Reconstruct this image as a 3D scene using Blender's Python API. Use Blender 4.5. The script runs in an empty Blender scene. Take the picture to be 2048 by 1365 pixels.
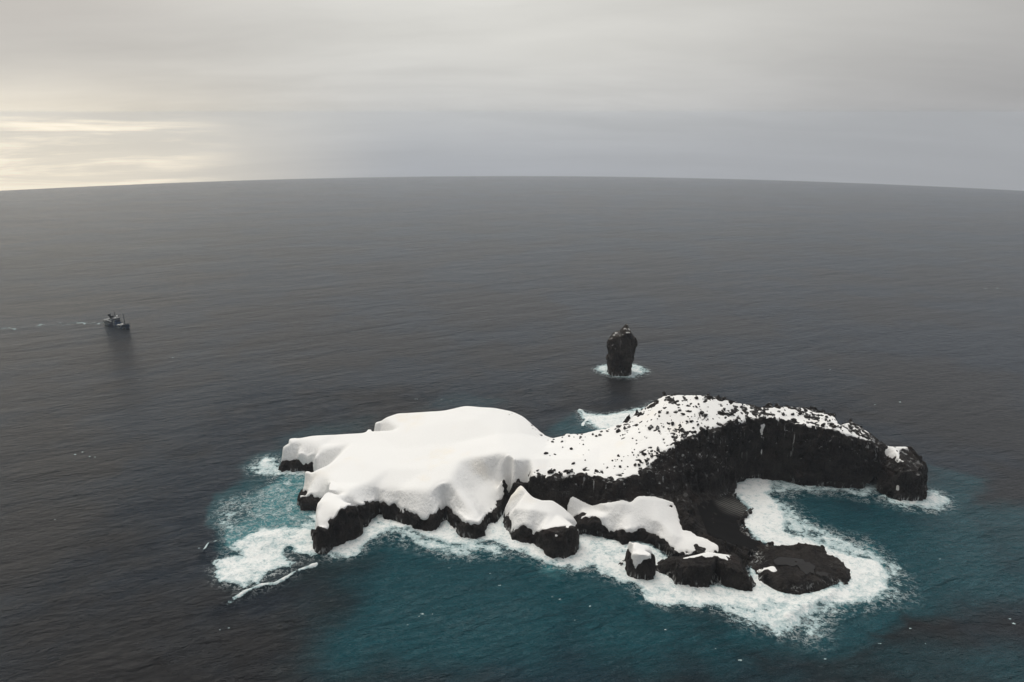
import bpy, math, random
import numpy as np
from mathutils import Vector, Matrix
from mathutils.geometry import delaunay_2d_cdt

random.seed(7); rng = np.random.default_rng(7)
scene = bpy.context.scene
C = scene.collection

# ------------------------------------------------------------------ camera
FPX, H, DIP = 1365.0, 250.0, 0.085           # focal length in photo pixels, height, dip of the curved sea's horizon
PITCH = math.atan(329.5/FPX) + DIP
R = 2*H/DIP**2                                # radius of the sea's curvature
cam = bpy.data.cameras.new('camera'); camo = bpy.data.objects.new('camera', cam); C.objects.link(camo)
cam.sensor_width = 36.0; cam.lens = 36.0*FPX/2048
cam.clip_start = 1.0; cam.clip_end = 60000
camo.location = (0, 0, H); camo.rotation_euler = (math.pi/2-PITCH, 0, 0)
scene.camera = camo

# ------------------------------------------------------------------ sky
SUN_AZ, SUN_EL = math.radians(-35), math.radians(62)     # azimuth from +Y towards +X
def N(nt, typ, **kw):
    n = nt.nodes.new(typ)
    for k, v in kw.items(): setattr(n, k, v)
    return n
class NB:
    """tiny node-graph helper"""
    def __init__(s, nt): s.nt = nt
    def put(s, sock, v):
        if v is None: return
        if isinstance(v, bpy.types.NodeSocket): s.nt.links.new(v, sock)
        else:
            if isinstance(v, tuple) and len(v) == 3 and sock.type == 'RGBA': v = v+(1,)
            sock.default_value = v
    def m(s, op, a, b=None, c=None, clamp=False):
        n = N(s.nt, 'ShaderNodeMath', operation=op, use_clamp=clamp)
        s.put(n.inputs[0], a); s.put(n.inputs[1], b)
        if c is not None: s.put(n.inputs[2], c)
        return n.outputs[0]
    def v(s, op, a, b=None):
        n = N(s.nt, 'ShaderNodeVectorMath', operation=op); s.put(n.inputs[0], a)
        if op == 'SCALE': s.put(n.inputs[3], b)
        else: s.put(n.inputs[1], b)
        return n.outputs[1] if op in ('DOT_PRODUCT', 'LENGTH') else n.outputs[0]
    def ss(s, x, a, b, lo=0.0, hi=1.0):
        n = N(s.nt, 'ShaderNodeMapRange', interpolation_type='SMOOTHSTEP')
        s.put(n.inputs[0], x); s.put(n.inputs[1], a); s.put(n.inputs[2], b); s.put(n.inputs[3], lo); s.put(n.inputs[4], hi)
        return n.outputs[0]
    def mix(s, f, a, b):
        n = N(s.nt, 'ShaderNodeMix', data_type='RGBA'); s.put(n.inputs[0], f); s.put(n.inputs[6], a); s.put(n.inputs[7], b)
        return n.outputs[2]
    def noise(s, vec, scale, detail=4, rough=.55, dist=0.0, out=0):
        n = N(s.nt, 'ShaderNodeTexNoise'); s.put(n.inputs['Vector'], vec); n.inputs['Scale'].default_value = scale
        n.inputs['Detail'].default_value = detail; n.inputs['Roughness'].default_value = rough; n.inputs['Distortion'].default_value = dist
        return n.outputs[out]
    def map(s, vec, scale=(1,1,1), rot=(0,0,0), loc=(0,0,0)):
        n = N(s.nt, 'ShaderNodeMapping'); s.put(n.inputs[0], vec); n.inputs[1].default_value = loc
        n.inputs[2].default_value = rot; n.inputs[3].default_value = scale
        return n.outputs[0]
    def aniso(s, vec, ang, sx, sy, sz=1.0):     # long axis along the direction ang
        return s.map(s.map(vec, rot=(0, 0, -ang)), (sx, sy, sz))

world = bpy.data.worlds.new('World'); scene.world = world; world.use_nodes = True
nt = world.node_tree; nt.nodes.clear(); g = NB(nt)
tc = N(nt, 'ShaderNodeTexCoord').outputs['Generated']
sky = N(nt, 'ShaderNodeTexSky', sky_type='NISHITA', sun_disc=False)
sky.sun_elevation = SUN_EL; sky.sun_rotation = SUN_AZ; sky.altitude = 250
sp = N(nt, 'ShaderNodeSeparateXYZ'); g.put(sp.inputs[0], tc)
X, Y, Z = sp.outputs
E_ = g.m('ADD', Z, 0.088)                                # height above the visible horizon
zz = g.m('ADD', g.m('MAXIMUM', E_, 0.0), 0.07)
cb = N(nt, 'ShaderNodeCombineXYZ')
g.put(cb.inputs[0], g.m('DIVIDE', X, zz)); g.put(cb.inputs[1], g.m('DIVIDE', Y, zz)); cb.inputs[2].default_value = 3.1
cp = cb.outputs[0]
wp = g.v('ADD', cp, g.v('SCALE', g.noise(cp, .35, 3, .5, 0, 1), 1.6))
n1 = g.noise(g.map(wp, (.26, .50, 1), (0, 0, .10)), 1.0, 5, .55)
n2 = g.noise(g.map(wp, (.55, 1.7, 1), (0, 0, -.06)), 1.0, 6, .6)
az = g.m('ARCTAN2', X, Y)                                 # 0 ahead, negative left
SKYK = 10.0
base = g.mix(g.ss(E_, 0.0, 0.10), (.42, .43, .455), (.55, .55, .545))
base = g.mix(g.ss(E_, 0.05, 0.20), base, (.76, .75, .71))
base = g.mix(g.ss(E_, 0.20, 0.42), base, (.70, .69, .655))
base = g.mix(g.ss(E_, 0.235, 0.32), base, (1.15, 1.19, 1.27))  # bright bluish band above the view, added to lift the mid sea
base = g.mix(g.ss(E_, 0.46, 0.66), base, (.20, .205, .215))  # dark sky above the view, added to deepen the near water
base = g.mix(g.ss(E_, 0.72, 1.0), base, (.85, .85, .86))
right = g.ss(az, -0.05, 0.70)                             # the cloud is thicker to the right
base = g.mix(g.m('MULTIPLY', g.m('MULTIPLY', right, g.ss(E_, .40, .2)), .9), base, g.mix(g.ss(E_, 0.0, 0.35), (.36, .36, .37), (.46, .45, .43)))
left = g.ss(az, -0.12, -0.62)
low = g.ss(E_, 0.20, 0.0)
base = g.mix(g.m('MULTIPLY', g.m('MULTIPLY', left, low), .72), base, (1.30, 1.12, .82))
base = g.mix(g.m('MULTIPLY', g.m('MULTIPLY', left, g.ss(E_, .08, .20)), .85), base, (.52, .49, .455))
out_l = g.m('MULTIPLY', g.ss(az, -.15, -.85), g.m('MULTIPLY', g.ss(E_, .20, .32), g.ss(E_, .66, .42)))     # warm glow added left of the view to brighten the sea
base = g.mix(g.m('MULTIPLY', out_l, g.ss(az, -2.6, -1.7)), base, (1.35, 1.25, 1.10))
behind = g.m('MULTIPLY', g.ss(g.m('ABSOLUTE', az), 1.2, 2.4), g.ss(E_, .9, .5))
base = g.mix(g.m('MULTIPLY', behind, .8), base, (.36, .365, .38))
cl = g.m('ADD', g.m('MULTIPLY', g.m('SUBTRACT', n1, .5), .55), g.m('MULTIPLY', g.m('SUBTRACT', n2, .5), .16))
base = g.v('SCALE', base, g.m('ADD', 1.0, g.m('MULTIPLY', cl, g.ss(E_, 0.0, .09, .35, 1.0))))
# bright torn streaks low in the west
stc = N(nt, 'ShaderNodeCombineXYZ'); g.put(stc.inputs[0], g.m('MULTIPLY', az, 7.0)); g.put(stc.inputs[1], g.m('MULTIPLY', g.m('ADD', E_, g.m('MULTIPLY', az, .02)), 75.0)); stc.inputs[2].default_value = 1.7
st = g.noise(stc.outputs[0], .55, 6, .62, .5)
gl = g.m('MULTIPLY', g.ss(az, -0.34, -0.56), g.m('MULTIPLY', g.ss(E_, 0.105, 0.06), g.ss(E_, -0.005, 0.012)))
stm = g.m('MULTIPLY', g.ss(st, .44, .66), gl)
base = g.mix(g.m('MULTIPLY', stm, .95), base, (1.75, 1.52, 1.15))
col = g.mix(.96, g.v('SCALE', sky.outputs[0], .06), g.v('SCALE', base, SKYK))
bg = N(nt, 'ShaderNodeBackground'); g.put(bg.inputs[0], col); bg.inputs[1].default_value = 0.1
g.put(N(nt, 'ShaderNodeOutputWorld').inputs[0], bg.outputs[0])

# ------------------------------------------------------------------ sun behind the cloud
sl = bpy.data.lights.new('sun', 'SUN'); sl.energy = 2.1; sl.angle = math.radians(45); sl.color = (1, .96, .88)
so = bpy.data.objects.new('sun', sl); C.objects.link(so)
sd = Vector((math.sin(SUN_AZ)*math.cos(SUN_EL), math.cos(SUN_AZ)*math.cos(SUN_EL), math.sin(SUN_EL)))
so.rotation_euler = sd.to_track_quat('Z', 'Y').to_euler(); so.location = (0, 0, 500)

vs = scene.view_settings; scene.display_settings.display_device = 'sRGB'
vs.view_transform = 'Standard'; vs.look = 'None'; vs.exposure = 0.0; vs.gamma = 1.0
scene.cycles.max_bounces = 6; scene.cycles.transparent_max_bounces = 12; scene.cycles.volume_bounces = 0

# ------------------------------------------------------------------ geometry helpers
cP, sP = math.cos(PITCH), math.sin(PITCH)
def seaz(x, y): return -(x*x+y*y)/(2*R)
def ray(u, v):
    a = (u-1024)/FPX; b = -(v-682.5)/FPX
    return a, cP+b*sP, b*cP-sP
def atz(u, v, z=0.0):
    """a point of the photograph brought to height z above the sea"""
    a, b, c = ray(u, v); zt = z
    for _ in range(5):
        t = (zt-H)/c; zt = z+seaz(a*t, b*t)
    return np.array([a*t, b*t, z])
def aty(u, v, y):
    a, b, c = ray(u, v); t = y/b
    return np.array([a*t, y, H+c*t-seaz(a*t, y)])

_tab = rng.uniform(-1, 1, (64, 64, 64)).astype(np.float32)
def vnoise(x, y, z):
    xi = np.floor(x).astype(np.int32); yi = np.floor(y).astype(np.int32); zi = np.floor(z).astype(np.int32)
    fx = (x-xi).astype(np.float32); fy = (y-yi).astype(np.float32); fz = (z-zi).astype(np.float32)
    fx = fx*fx*(3-2*fx); fy = fy*fy*(3-2*fy); fz = fz*fz*(3-2*fz)
    x0, x1, y0, y1, z0, z1 = xi & 63, (xi+1) & 63, yi & 63, (yi+1) & 63, zi & 63, (zi+1) & 63
    T = _tab
    a = T[x0, y0, z0]*(1-fx)+T[x1, y0, z0]*fx; b = T[x0, y1, z0]*(1-fx)+T[x1, y1, z0]*fx
    c = T[x0, y0, z1]*(1-fx)+T[x1, y0, z1]*fx; d = T[x0, y1, z1]*(1-fx)+T[x1, y1, z1]*fx
    return (a*(1-fy)+b*fy)*(1-fz)+(c*(1-fy)+d*fy)*fz
def fbm(x, y, z, wl, octs, gain=.5):
    r = 0; a = 1; s = 1.0/wl
    for i in range(octs):
        r = r+a*vnoise(x*s+17.3*i, y*s+5.1*i, z*s+9.7*i); a *= gain; s *= 2.03
    return r
def ridged(x, y, z, wl, octs):
    r = 0; a = 1; s = 1.0/wl
    for i in range(octs):
        r = r+a*(1-2*np.abs(vnoise(x*s+7.3*i, y*s+25.1*i, z*s+3.7*i))); a *= .5; s *= 2.1
    return r
def sstep(x, a, b):
    t = np.clip((x-a)/(b-a), 0, 1); return t*t*(3-2*t)

def polysdf(px, py, poly):
    """signed distance, negative inside"""
    d = np.full(px.shape, 1e9, np.float32); ins = np.zeros(px.shape, bool)
    n = len(poly)
    for i in range(n):
        ax, ay = poly[i]; bx, by = poly[(i+1) % n]
        ex, ey = bx-ax, by-ay; L = ex*ex+ey*ey+1e-9
        wx, wy = px-ax, py-ay
        t = np.clip((wx*ex+wy*ey)/L, 0, 1)
        d = np.minimum(d, (wx-ex*t)**2+(wy-ey*t)**2)
        if ay != by:
            c = ((ay > py) != (by > py)) & (px < ex*(py-ay)/ey+ax); ins ^= c
    d = np.sqrt(d); return np.where(ins, -d, d)
def linedist(px, py, pts):
    d = np.full(px.shape, 1e9, np.float32)
    for (ax, ay), (bx, by) in zip(pts[:-1], pts[1:]):
        ex, ey = bx-ax, by-ay; L = ex*ex+ey*ey+1e-9
        t = np.clip(((px-ax)*ex+(py-ay)*ey)/L, 0, 1)
        d = np.minimum(d, (px-ax-ex*t)**2+(py-ay-ey*t)**2)
    return np.sqrt(d)

def surface_nets(F, org, vox, keep=None):
    """zero surface of the field F (negative inside); returns vertices and quads"""
    S = F < 0
    cnt = np.zeros(tuple(n-1 for n in F.shape), np.int8)
    for i in (0, 1):
        for j in (0, 1):
            for k in (0, 1):
                cnt += S[i:F.shape[0]-1+i, j:F.shape[1]-1+j, k:F.shape[2]-1+k]
    act = (cnt > 0) & (cnt < 8)
    idx = np.argwhere(act)
    ids = np.full(act.shape, -1, np.int32); ids[act] = np.arange(len(idx))
    I, J, K = idx.T
    corner = {}
    for i in (0, 1):
        for j in (0, 1):
            for k in (0, 1): corner[i, j, k] = F[I+i, J+j, K+k]
    acc = np.zeros((len(idx), 3), np.float32); num = np.zeros(len(idx), np.float32)
    for ax in range(3):
        for p in (0, 1):
            for q in (0, 1):
                a = [p, q]; a.insert(ax, 0); b = [p, q]; b.insert(ax, 1)
                va, vb = corner[tuple(a)], corner[tuple(b)]
                m = (va < 0) != (vb < 0)
                t = np.where(m, va/np.where(m, va-vb, 1), 0)
                for c in range(3):
                    acc[:, c] += np.where(m, (t if c == ax else a[c]), 0)
                num += m
    V = (idx+acc/num[:, None])*vox+np.asarray(org)
    quads = []
    for ax in range(3):
        sl0 = [slice(1, -1)]*3; sl0[ax] = slice(0, -1)
        sl1 = [slice(1, -1)]*3; sl1[ax] = slice(1, None)
        s0, s1 = S[tuple(sl0)], S[tuple(sl1)]
        e = np.argwhere(s0 != s1)
        flip = s1[tuple(e.T)]
        off = np.ones(3, int); off[ax] = 0; e = e+off
        b, c = [a for a in range(3) if a != ax]
        def cell(db, dc):
            q = e.copy(); q[:, b] -= db; q[:, c] -= dc
            return ids[q[:, 0], q[:, 1], q[:, 2]]
        Q = np.stack([cell(1, 1), cell(0, 1), cell(0, 0), cell(1, 0)], 1)
        if ax == 1: flip = ~flip
        Q[flip] = Q[flip][:, ::-1]
        quads.append(Q)
    Q = np.concatenate(quads)
    return V, Q[(Q >= 0).all(1)]

def mesh_from(name, V, Q, mat, parent=None, smooth=False, curve=True):
    used = np.unique(Q); rm = np.zeros(len(V), np.int64); rm[used] = np.arange(len(used))
    V = np.asarray(V, np.float64)[used].copy(); Q = rm[Q]
    if curve: V[:, 2] += seaz(V[:, 0], V[:, 1])
    me = bpy.data.meshes.new(name); k = Q.shape[1]
    me.vertices.add(len(V)); me.vertices.foreach_set('co', V.astype(np.float32).ravel())
    me.loops.add(Q.size); me.loops.foreach_set('vertex_index', Q.astype(np.int32).ravel())
    me.polygons.add(len(Q)); me.polygons.foreach_set('loop_start', np.arange(0, Q.size, k, dtype=np.int32))
    me.polygons.foreach_set('use_smooth', np.full(len(Q), smooth))
    me.update(calc_edges=True); me.materials.append(mat)
    o = bpy.data.objects.new(name, me); C.objects.link(o)
    if parent is not None: put_under(o, parent)
    return o
def world_loc(o):
    v = Vector(o.location)
    while o.parent: o = o.parent; v += Vector(o.location)
    return v
def put_under(o, parent):
    """parent with the mesh data kept where it stands in the world"""
    w = world_loc(parent)
    o.data.transform(Matrix.Translation(-w)); o.parent = parent
def tag(o, label=None, cat=None, group=None, kind=None):
    if label: o['label'] = label
    if cat: o['category'] = cat
    if group: o['group'] = group
    if kind: o['kind'] = kind
    return o
def empty(name, loc, rz=0.0):
    o = bpy.data.objects.new(name, None); C.objects.link(o); o.location = loc; o.rotation_euler = (0, 0, rz); return o

# ------------------------------------------------------------------ materials
def newmat(name):
    m = bpy.data.materials.new(name); m.use_nodes = True; m.node_tree.nodes.clear()
    b = N(m.node_tree, 'ShaderNodeBsdfPrincipled'); o = N(m.node_tree, 'ShaderNodeOutputMaterial')
    m.node_tree.links.new(b.outputs[0], o.inputs[0]); return m, NB(m.node_tree), b, o
def rock_material(name, lo=(.0035, .0028, .0028), hi=(.036, .031, .028), bump=1.0, dust=1.0):
    m, g, b, o = newmat(name)
    p = N(m.node_tree, 'ShaderNodeNewGeometry').outputs['Position']
    a = g.noise(p, .12, 5, .6); c = g.noise(p, .9, 6, .7)
    f = g.m('ADD', g.m('MULTIPLY', a, .6), g.m('MULTIPLY', c, .6))
    col = g.mix(g.ss(f, .42, .80), lo, hi)
    rust = g.noise(p, .07, 3, .5)
    col = g.mix(g.m('MULTIPLY', g.ss(rust, .55, .7), .45), col, (.026, .015, .012))
    nz = N(m.node_tree, 'ShaderNodeSeparateXYZ'); g.put(nz.inputs[0], N(m.node_tree, 'ShaderNodeNewGeometry').outputs['True Normal'])
    pz = N(m.node_tree, 'ShaderNodeSeparateXYZ'); g.put(pz.inputs[0], p)
    # snow dust on small ledges and thin frozen runs down the gullies
    du = g.m('MULTIPLY', g.ss(nz.outputs[2], .50, .80), g.ss(g.noise(p, .30, 4, .6), .54, .64))
    run = g.m('MULTIPLY', g.ss(g.noise(g.map(p, (1, 1, .05)), .42, 3, .5), .635, .69), g.ss(g.noise(p, .06, 3, .5), .46, .58))
    dz = g.m('MULTIPLY', g.m('MAXIMUM', g.m('MULTIPLY', du, .55), g.m('MULTIPLY', run, .5)), g.ss(pz.outputs[2], 12, 24))
    dz = g.m('MULTIPLY', dz, dust)
    col = g.mix(dz, col, (.52, .53, .53))
    # white water running off the foot of the rocks
    sx = N(m.node_tree, 'ShaderNodeSeparateXYZ'); g.put(sx.inputs[0], p)
    q = g.m('MULTIPLY', g.ss(sx.outputs[2], 4.2, .3), g.ss(g.noise(p, .085, 2, .5), .47, .60))
    sk = g.ss(g.noise(g.map(p, (1, 1, .13)), .75, 4, .6, .3), .50, .66)
    col = g.mix(g.m('MULTIPLY', g.m('MULTIPLY', q, sk), .8), col, (.60, .62, .61))
    g.put(b.inputs['Base Color'], col); b.inputs['Roughness'].default_value = .82
    b.inputs['Specular IOR Level'].default_value = .15
    h = g.m('ADD', g.noise(p, .8, 6, .7), g.m('MULTIPLY', g.noise(g.map(p, (1, 1, .25)), 1.1, 5, .6), .7))
    bp = N(m.node_tree, 'ShaderNodeBump'); bp.inputs['Strength'].default_value = bump; bp.inputs['Distance'].default_value = 1.2
    g.put(bp.inputs['Height'], h); g.put(b.inputs['Normal'], bp.outputs[0])
    return m
M_rock = rock_material('dark_lava')
M_stack = rock_material('stack_lava', (.009, .0075, .007), (.055, .045, .037), dust=.25)
def snow_material():
    m, g, b, o = newmat('snow')
    p = N(m.node_tree, 'ShaderNodeNewGeometry').outputs['Position']
    a = g.noise(p, .03, 4, .5)
    col = g.mix(g.ss(a, .58, .75), (.80, .80, .79), (.795, .765, .71))
    g.put(b.inputs['Base Color'], col); b.inputs['Roughness'].default_value = .75
    b.inputs['Specular IOR Level'].default_value = .2
    nn = N(m.node_tree, 'ShaderNodeNewGeometry').outputs['Normal']
    sx = N(m.node_tree, 'ShaderNodeSeparateXYZ'); g.put(sx.inputs[0], nn)
    steep = g.ss(sx.outputs[2], .97, .6)
    h = g.m('MULTIPLY', g.m('ADD', g.noise(g.map(p, (1, 1, .5)), .5, 6, .65), g.m('MULTIPLY', g.noise(g.map(p, (1.5, .3, 1)), .5, 4, .6), .5)), g.m('ADD', .12, steep))
    bp = N(m.node_tree, 'ShaderNodeBump'); bp.inputs['Strength'].default_value = .7; bp.inputs['Distance'].default_value = 1.3
    g.put(bp.inputs['Height'], h); g.put(b.inputs['Normal'], bp.outputs[0])
    return m
M_snow = snow_material()

# ------------------------------------------------------------------ landmasses
def dens(line, step=4):
    """densify a list of tuples whose first two entries are photo coordinates"""
    out = []
    for a, b in zip(line[:-1], line[1:]):
        n = max(1, int(math.hypot(a[0]-b[0], a[1]-b[1])/step))
        for i in range(n):
            t = i/n; out.append(tuple(p*(1-t)+q*t if isinstance(p, (int, float)) else p for p, q in zip(a, b)))
    out.append(line[-1]); return out
def W3(l): return [tuple(atz(u, v, 0)[:2]) for u, v in l]

class Mass:
    def __init__(s, base):            # base: closed outline at sea level, world xy
        s.base = base; s.P = []
        n = len(base)
        s.baseZ = None
    def z(s, line, step=4):           # (u, v, height, snowline, poke)
        for u, v, z, Zl, pk in dens(line, step) if len(line) > 1 else line:
            p = atz(u, v, z); s.P.append((p[0], p[1], z, Zl, pk))
    def y(s, line, step=4):           # (u, v, world y, snowline, poke); snowline None -> own height
        for u, v, y, Zl, pk in dens(line, step) if len(line) > 1 else line:
            p = aty(u, v, y); s.P.append((p[0], y, p[2], p[2]+.0 if Zl is None else Zl, pk))
    def d(s, arc, line, Z=None, pk=0, step=4):   # (u, v, setback behind the waterline arc)
        au = [p[0] for p in arc]; ay = [atz(p[0], p[1])[1] for p in arc]
        for u, v, d_ in dens(line, step):
            y = np.interp(u, au, ay)+d_; p = aty(u, v, y)
            s.P.append((p[0], y, p[2], p[2] if Z is None else (p[2]+Z if Z < 0 else Z), pk))
    def w(s, pts, Zl, pk):            # world points
        for x, y, z in pts: s.P.append((x, y, z, Zl, pk))
    def raster(s, vox, pad=8, soft=0, softmask=None):
        B = np.array(s.base); x0, y0 = B.min(0)-pad; x1, y1 = B.max(0)+pad
        xs = np.arange(x0, x1, vox); ys = np.arange(y0, y1, vox)
        # waterline points: height 0, snowline copied from the nearest control point
        P = list(s.P); A = np.array([p[:2] for p in P]); L = []
        n = len(s.base)
        for i in range(n):
            a = np.array(s.base[i]); b = np.array(s.base[(i+1) % n]); k = max(1, int(np.linalg.norm(b-a)/1.6))
            for j in range(k):
                q = a+(b-a)*j/k; m = int(np.argmin(((A-q)**2).sum(1))); L.append((q[0], q[1], 0.0, max(P[m][3], 2.5), P[m][4]))
        P += L
        P = np.array(P)
        _, keep = np.unique(np.round(P[:, :2]/.5).astype(int), axis=0, return_index=True); P = P[keep]
        res = delaunay_2d_cdt([Vector((p[0], p[1])) for p in P], [], [], 0, 1e-4)
        tv = np.array([(v.x, v.y) for v in res[0]]); orig = np.array([o[0] if o else 0 for o in res[3]])
        A3 = P[orig][:, 2:]
        out = np.zeros((len(xs), len(ys), 3), np.float32)
        for t in res[2]:
            t = list(t)
            if len(t) != 3: continue
            p = tv[t]; mn = p.min(0); mx = p.max(0)
            i0, i1 = np.searchsorted(xs, mn[0]), np.searchsorted(xs, mx[0], 'right')
            j0, j1 = np.searchsorted(ys, mn[1]), np.searchsorted(ys, mx[1], 'right')
            if i0 >= i1 or j0 >= j1: continue
            gx, gy = np.meshgrid(xs[i0:i1], ys[j0:j1], indexing='ij')
            d = (p[1, 1]-p[2, 1])*(p[0, 0]-p[2, 0])+(p[2, 0]-p[1, 0])*(p[0, 1]-p[2, 1])
            if abs(d) < 1e-9: continue
            a = ((p[1, 1]-p[2, 1])*(gx-p[2, 0])+(p[2, 0]-p[1, 0])*(gy-p[2, 1]))/d
            b = ((p[2, 1]-p[0, 1])*(gx-p[2, 0])+(p[0, 0]-p[2, 0])*(gy-p[2, 1]))/d
            c = 1-a-b; m = (a > -1e-6) & (b > -1e-6) & (c > -1e-6)
            val = a[..., None]*A3[t[0]]+b[..., None]*A3[t[1]]+c[..., None]*A3[t[2]]
            sub = out[i0:i1, j0:j1]; sub[m] = val[m]
        gx, gy = np.meshgrid(xs, ys, indexing='ij')
        sd = polysdf(gx, gy, s.base)
        out[..., 0] = np.where(sd < 0, np.maximum(out[..., 0], .3), -np.minimum(3.0*sd, 12))
        k = np.array([.25, .5, .25], np.float32)
        for _ in range(2 if vox > .7 else 3):
            for ax in (0, 1):
                out = sum(np.roll(out, sft, ax)*w for sft, w in zip((-1, 0, 1), k))
        if soft:
            b_ = out[..., 0].copy(); ww = (sd < 0).astype(np.float32); b_ = b_*ww
            for _ in range(int(soft/vox**2)):
                for ax in (0, 1):
                    b_ = sum(np.roll(b_, q, ax)*w for q, w in zip((-1, 0, 1), k)); ww = sum(np.roll(ww, q, ax)*w for q, w in zip((-1, 0, 1), k))
            b_ = b_/np.maximum(ww, 1e-3)
            t_ = sstep(-sd, 3.0, 9.0)*(softmask(gx, gy) if softmask else 1)
            out[..., 0] = out[..., 0]*(1-t_)+b_*t_
        s.xs, s.ys, s.T, s.Zl, s.Pk, s.sd = xs, ys, out[..., 0], out[..., 1], out[..., 2], sd
        return s
    def at(s, x, y, A=None):
        A = s.T if A is None else A
        i = np.clip((np.asarray(x)-s.xs[0])/(s.xs[1]-s.xs[0]), 0, len(s.xs)-1.001); j = np.clip((np.asarray(y)-s.ys[0])/(s.ys[1]-s.ys[0]), 0, len(s.ys)-1.001)
        a = i.astype(int); b = j.astype(int); u = i-a; v = j-b
        return (A[a, b]*(1-u)+A[a+1, b]*u)*(1-v)+(A[a, b+1]*(1-u)+A[a+1, b+1]*u)*v
    def build(s, vox, rough=1.0, thick=.9, carve=None, patches=(), smooth_zone=None, topamp=.75, lowamp=.75):
        """rock and snow surfaces; returns (Vr, Qr), (Vs, Qs)"""
        T = s.T; gx_, gy_ = np.gradient(T, vox); G = np.sqrt(1+gx_**2+gy_**2)
        z0, z1 = -4.0, float(T.max())+5; zs = np.arange(z0, z1, vox)
        shp = (len(s.xs), len(s.ys), len(zs))
        f = (zs[None, None, :]-T[..., None])/np.minimum(G, 9)[..., None]; f = f.astype(np.float32)
        Tm = T.copy(); nb = max(2, int(2.4/vox))
        for ax in (0, 1):
            B_ = Tm.copy()
            for q in range(-nb, nb+1): Tm = np.maximum(Tm, np.roll(B_, q, ax))
        f = np.maximum(f, zs[None, None, :]-Tm[..., None]).astype(np.float32)       # nothing grows past the rim it stands behind
        if carve is not None: f = carve(s, f, zs)
        # the field lies: make it a little more isotropic at the top of cliffs
        band = np.abs(f) < 4.5
        I, J, K = np.nonzero(band)
        x = s.xs[I].astype(np.float32); y = s.ys[J].astype(np.float32); z = zs[K].astype(np.float32)
        fb = f[band]; Zl = s.Zl[I, J]; pk = s.Pk[I, J]; g = G[I, J]
        edge = fbm(x, y, z*.45, 9, 4, .6)*2.6+fbm(x+50, y, z*.5, 2.4, 2)*1.7
        edge = edge-np.clip(pk-1, 0, 1.5)*(.9+1.5*np.clip(fbm(x, y+70, z*.5, 5, 3, .6)+.2, 0, 2))
        sig = z-Zl+edge
        sig = np.where(pk > .8, np.minimum(sig, ((1.46-.50*pk)-fbm(x+9, y, z*.25, 3.4, 3, .62))*4.0), sig)
        edge = edge+.9*fbm(x, y, z*.6, 1.5, 1)
        thk = np.clip(thick-.3*pk, .3, thick)
        for (cx, cy, cz, rx, rz) in patches:
            dd = np.sqrt(((x-cx)/rx)**2+((y-cy)/(rx*(2.6 if rz > rx else 1)))**2+((z-cz)/rz)**2)
            sig = np.maximum(sig, (1-dd)*4+edge*.9)
        bare = sstep(-sig, -2.5, 1.5)                     # 1 where rock lies bare
        big = ridged(x, y, z*.8, 15, 2)*1.25+ridged(x+40, y, z*.5, 5.2, 3)*1.05+.35*ridged(x*.3, y*.3, z, 5.0, 2)
        fine = fbm(x, y+9, z, 1.9, 2)*.55
        amp = rough*(.10+.90*bare)*np.maximum(np.where(s.T[I, J] > 16, topamp, lowamp), sstep(g, 1.15, 2.6))
        if smooth_zone is not None: amp = amp*smooth_zone(x, y)
        fr = fb-amp*(big+fine)*1.15+.35*amp
        # lava knobs poking through the snow
        zt = s.T[I, J]*.25
        pn = fbm(x, y, zt, 2.2, 2, .8)+.40*vnoise(x/17+3, y/17, zt/17)
        poke = np.clip(pn-(1.34-.46*pk), 0, .6)*np.where(pk > 1.4, 2.0, 3.0)*(pk > .05)*(1-.8*sstep(g, 1.6, 3.0))
        fr = fr-poke*np.minimum(1, pk*1.2)
        soft = fbm(x, y, z, 22, 2)*.35
        fs = np.maximum(fb-thk*np.clip(.25+sig/3.2, .25, 1)+soft*.6+.12*fbm(x, y, z, 3, 2)*sstep(g, 1.15, 1.8), -sig*.6)
        Fr = np.where(f > 0, 4.0, -4.0).astype(np.float32); Fr[band] = fr
        Fs = np.where(f > 0, 4.0, -4.0).astype(np.float32)
        deep = (f <= -4.5)
        Fs[band] = fs
        Fs[f >= 4.5] = 4
        Fr[0] = Fr[-1] = 4; Fr[:, 0] = Fr[:, -1] = 4; Fr[:, :, -1] = 4
        Fs[:, :, 0] = 4; Fs[:, :, -1] = 4; Fs[0] = Fs[-1] = 4; Fs[:, 0] = Fs[:, -1] = 4
        org = (s.xs[0], s.ys[0], zs[0])
        Vr, Qr = surface_nets(Fr, org, vox); Vs, Qs = surface_nets(Fs, org, vox)
        # drop what lies buried: deep inside the rock or under the sea
        def field(V, A):
            i = np.clip(((V-org)/vox).round().astype(int), 0, np.array(A.shape)-1); return A[i[:, 0], i[:, 1], i[:, 2]]
        fr_at = field(Vs, Fr)
        ok = fr_at > -1.2; Qs = Qs[ok[Qs].any(1)]
        Qr = Qr[(Vr[:, 2] > -3.0)[Qr].all(1)]
        s.Vr, s.Qr, s.Vs, s.Qs = Vr, Qr, Vs, Qs
        return s

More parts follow.
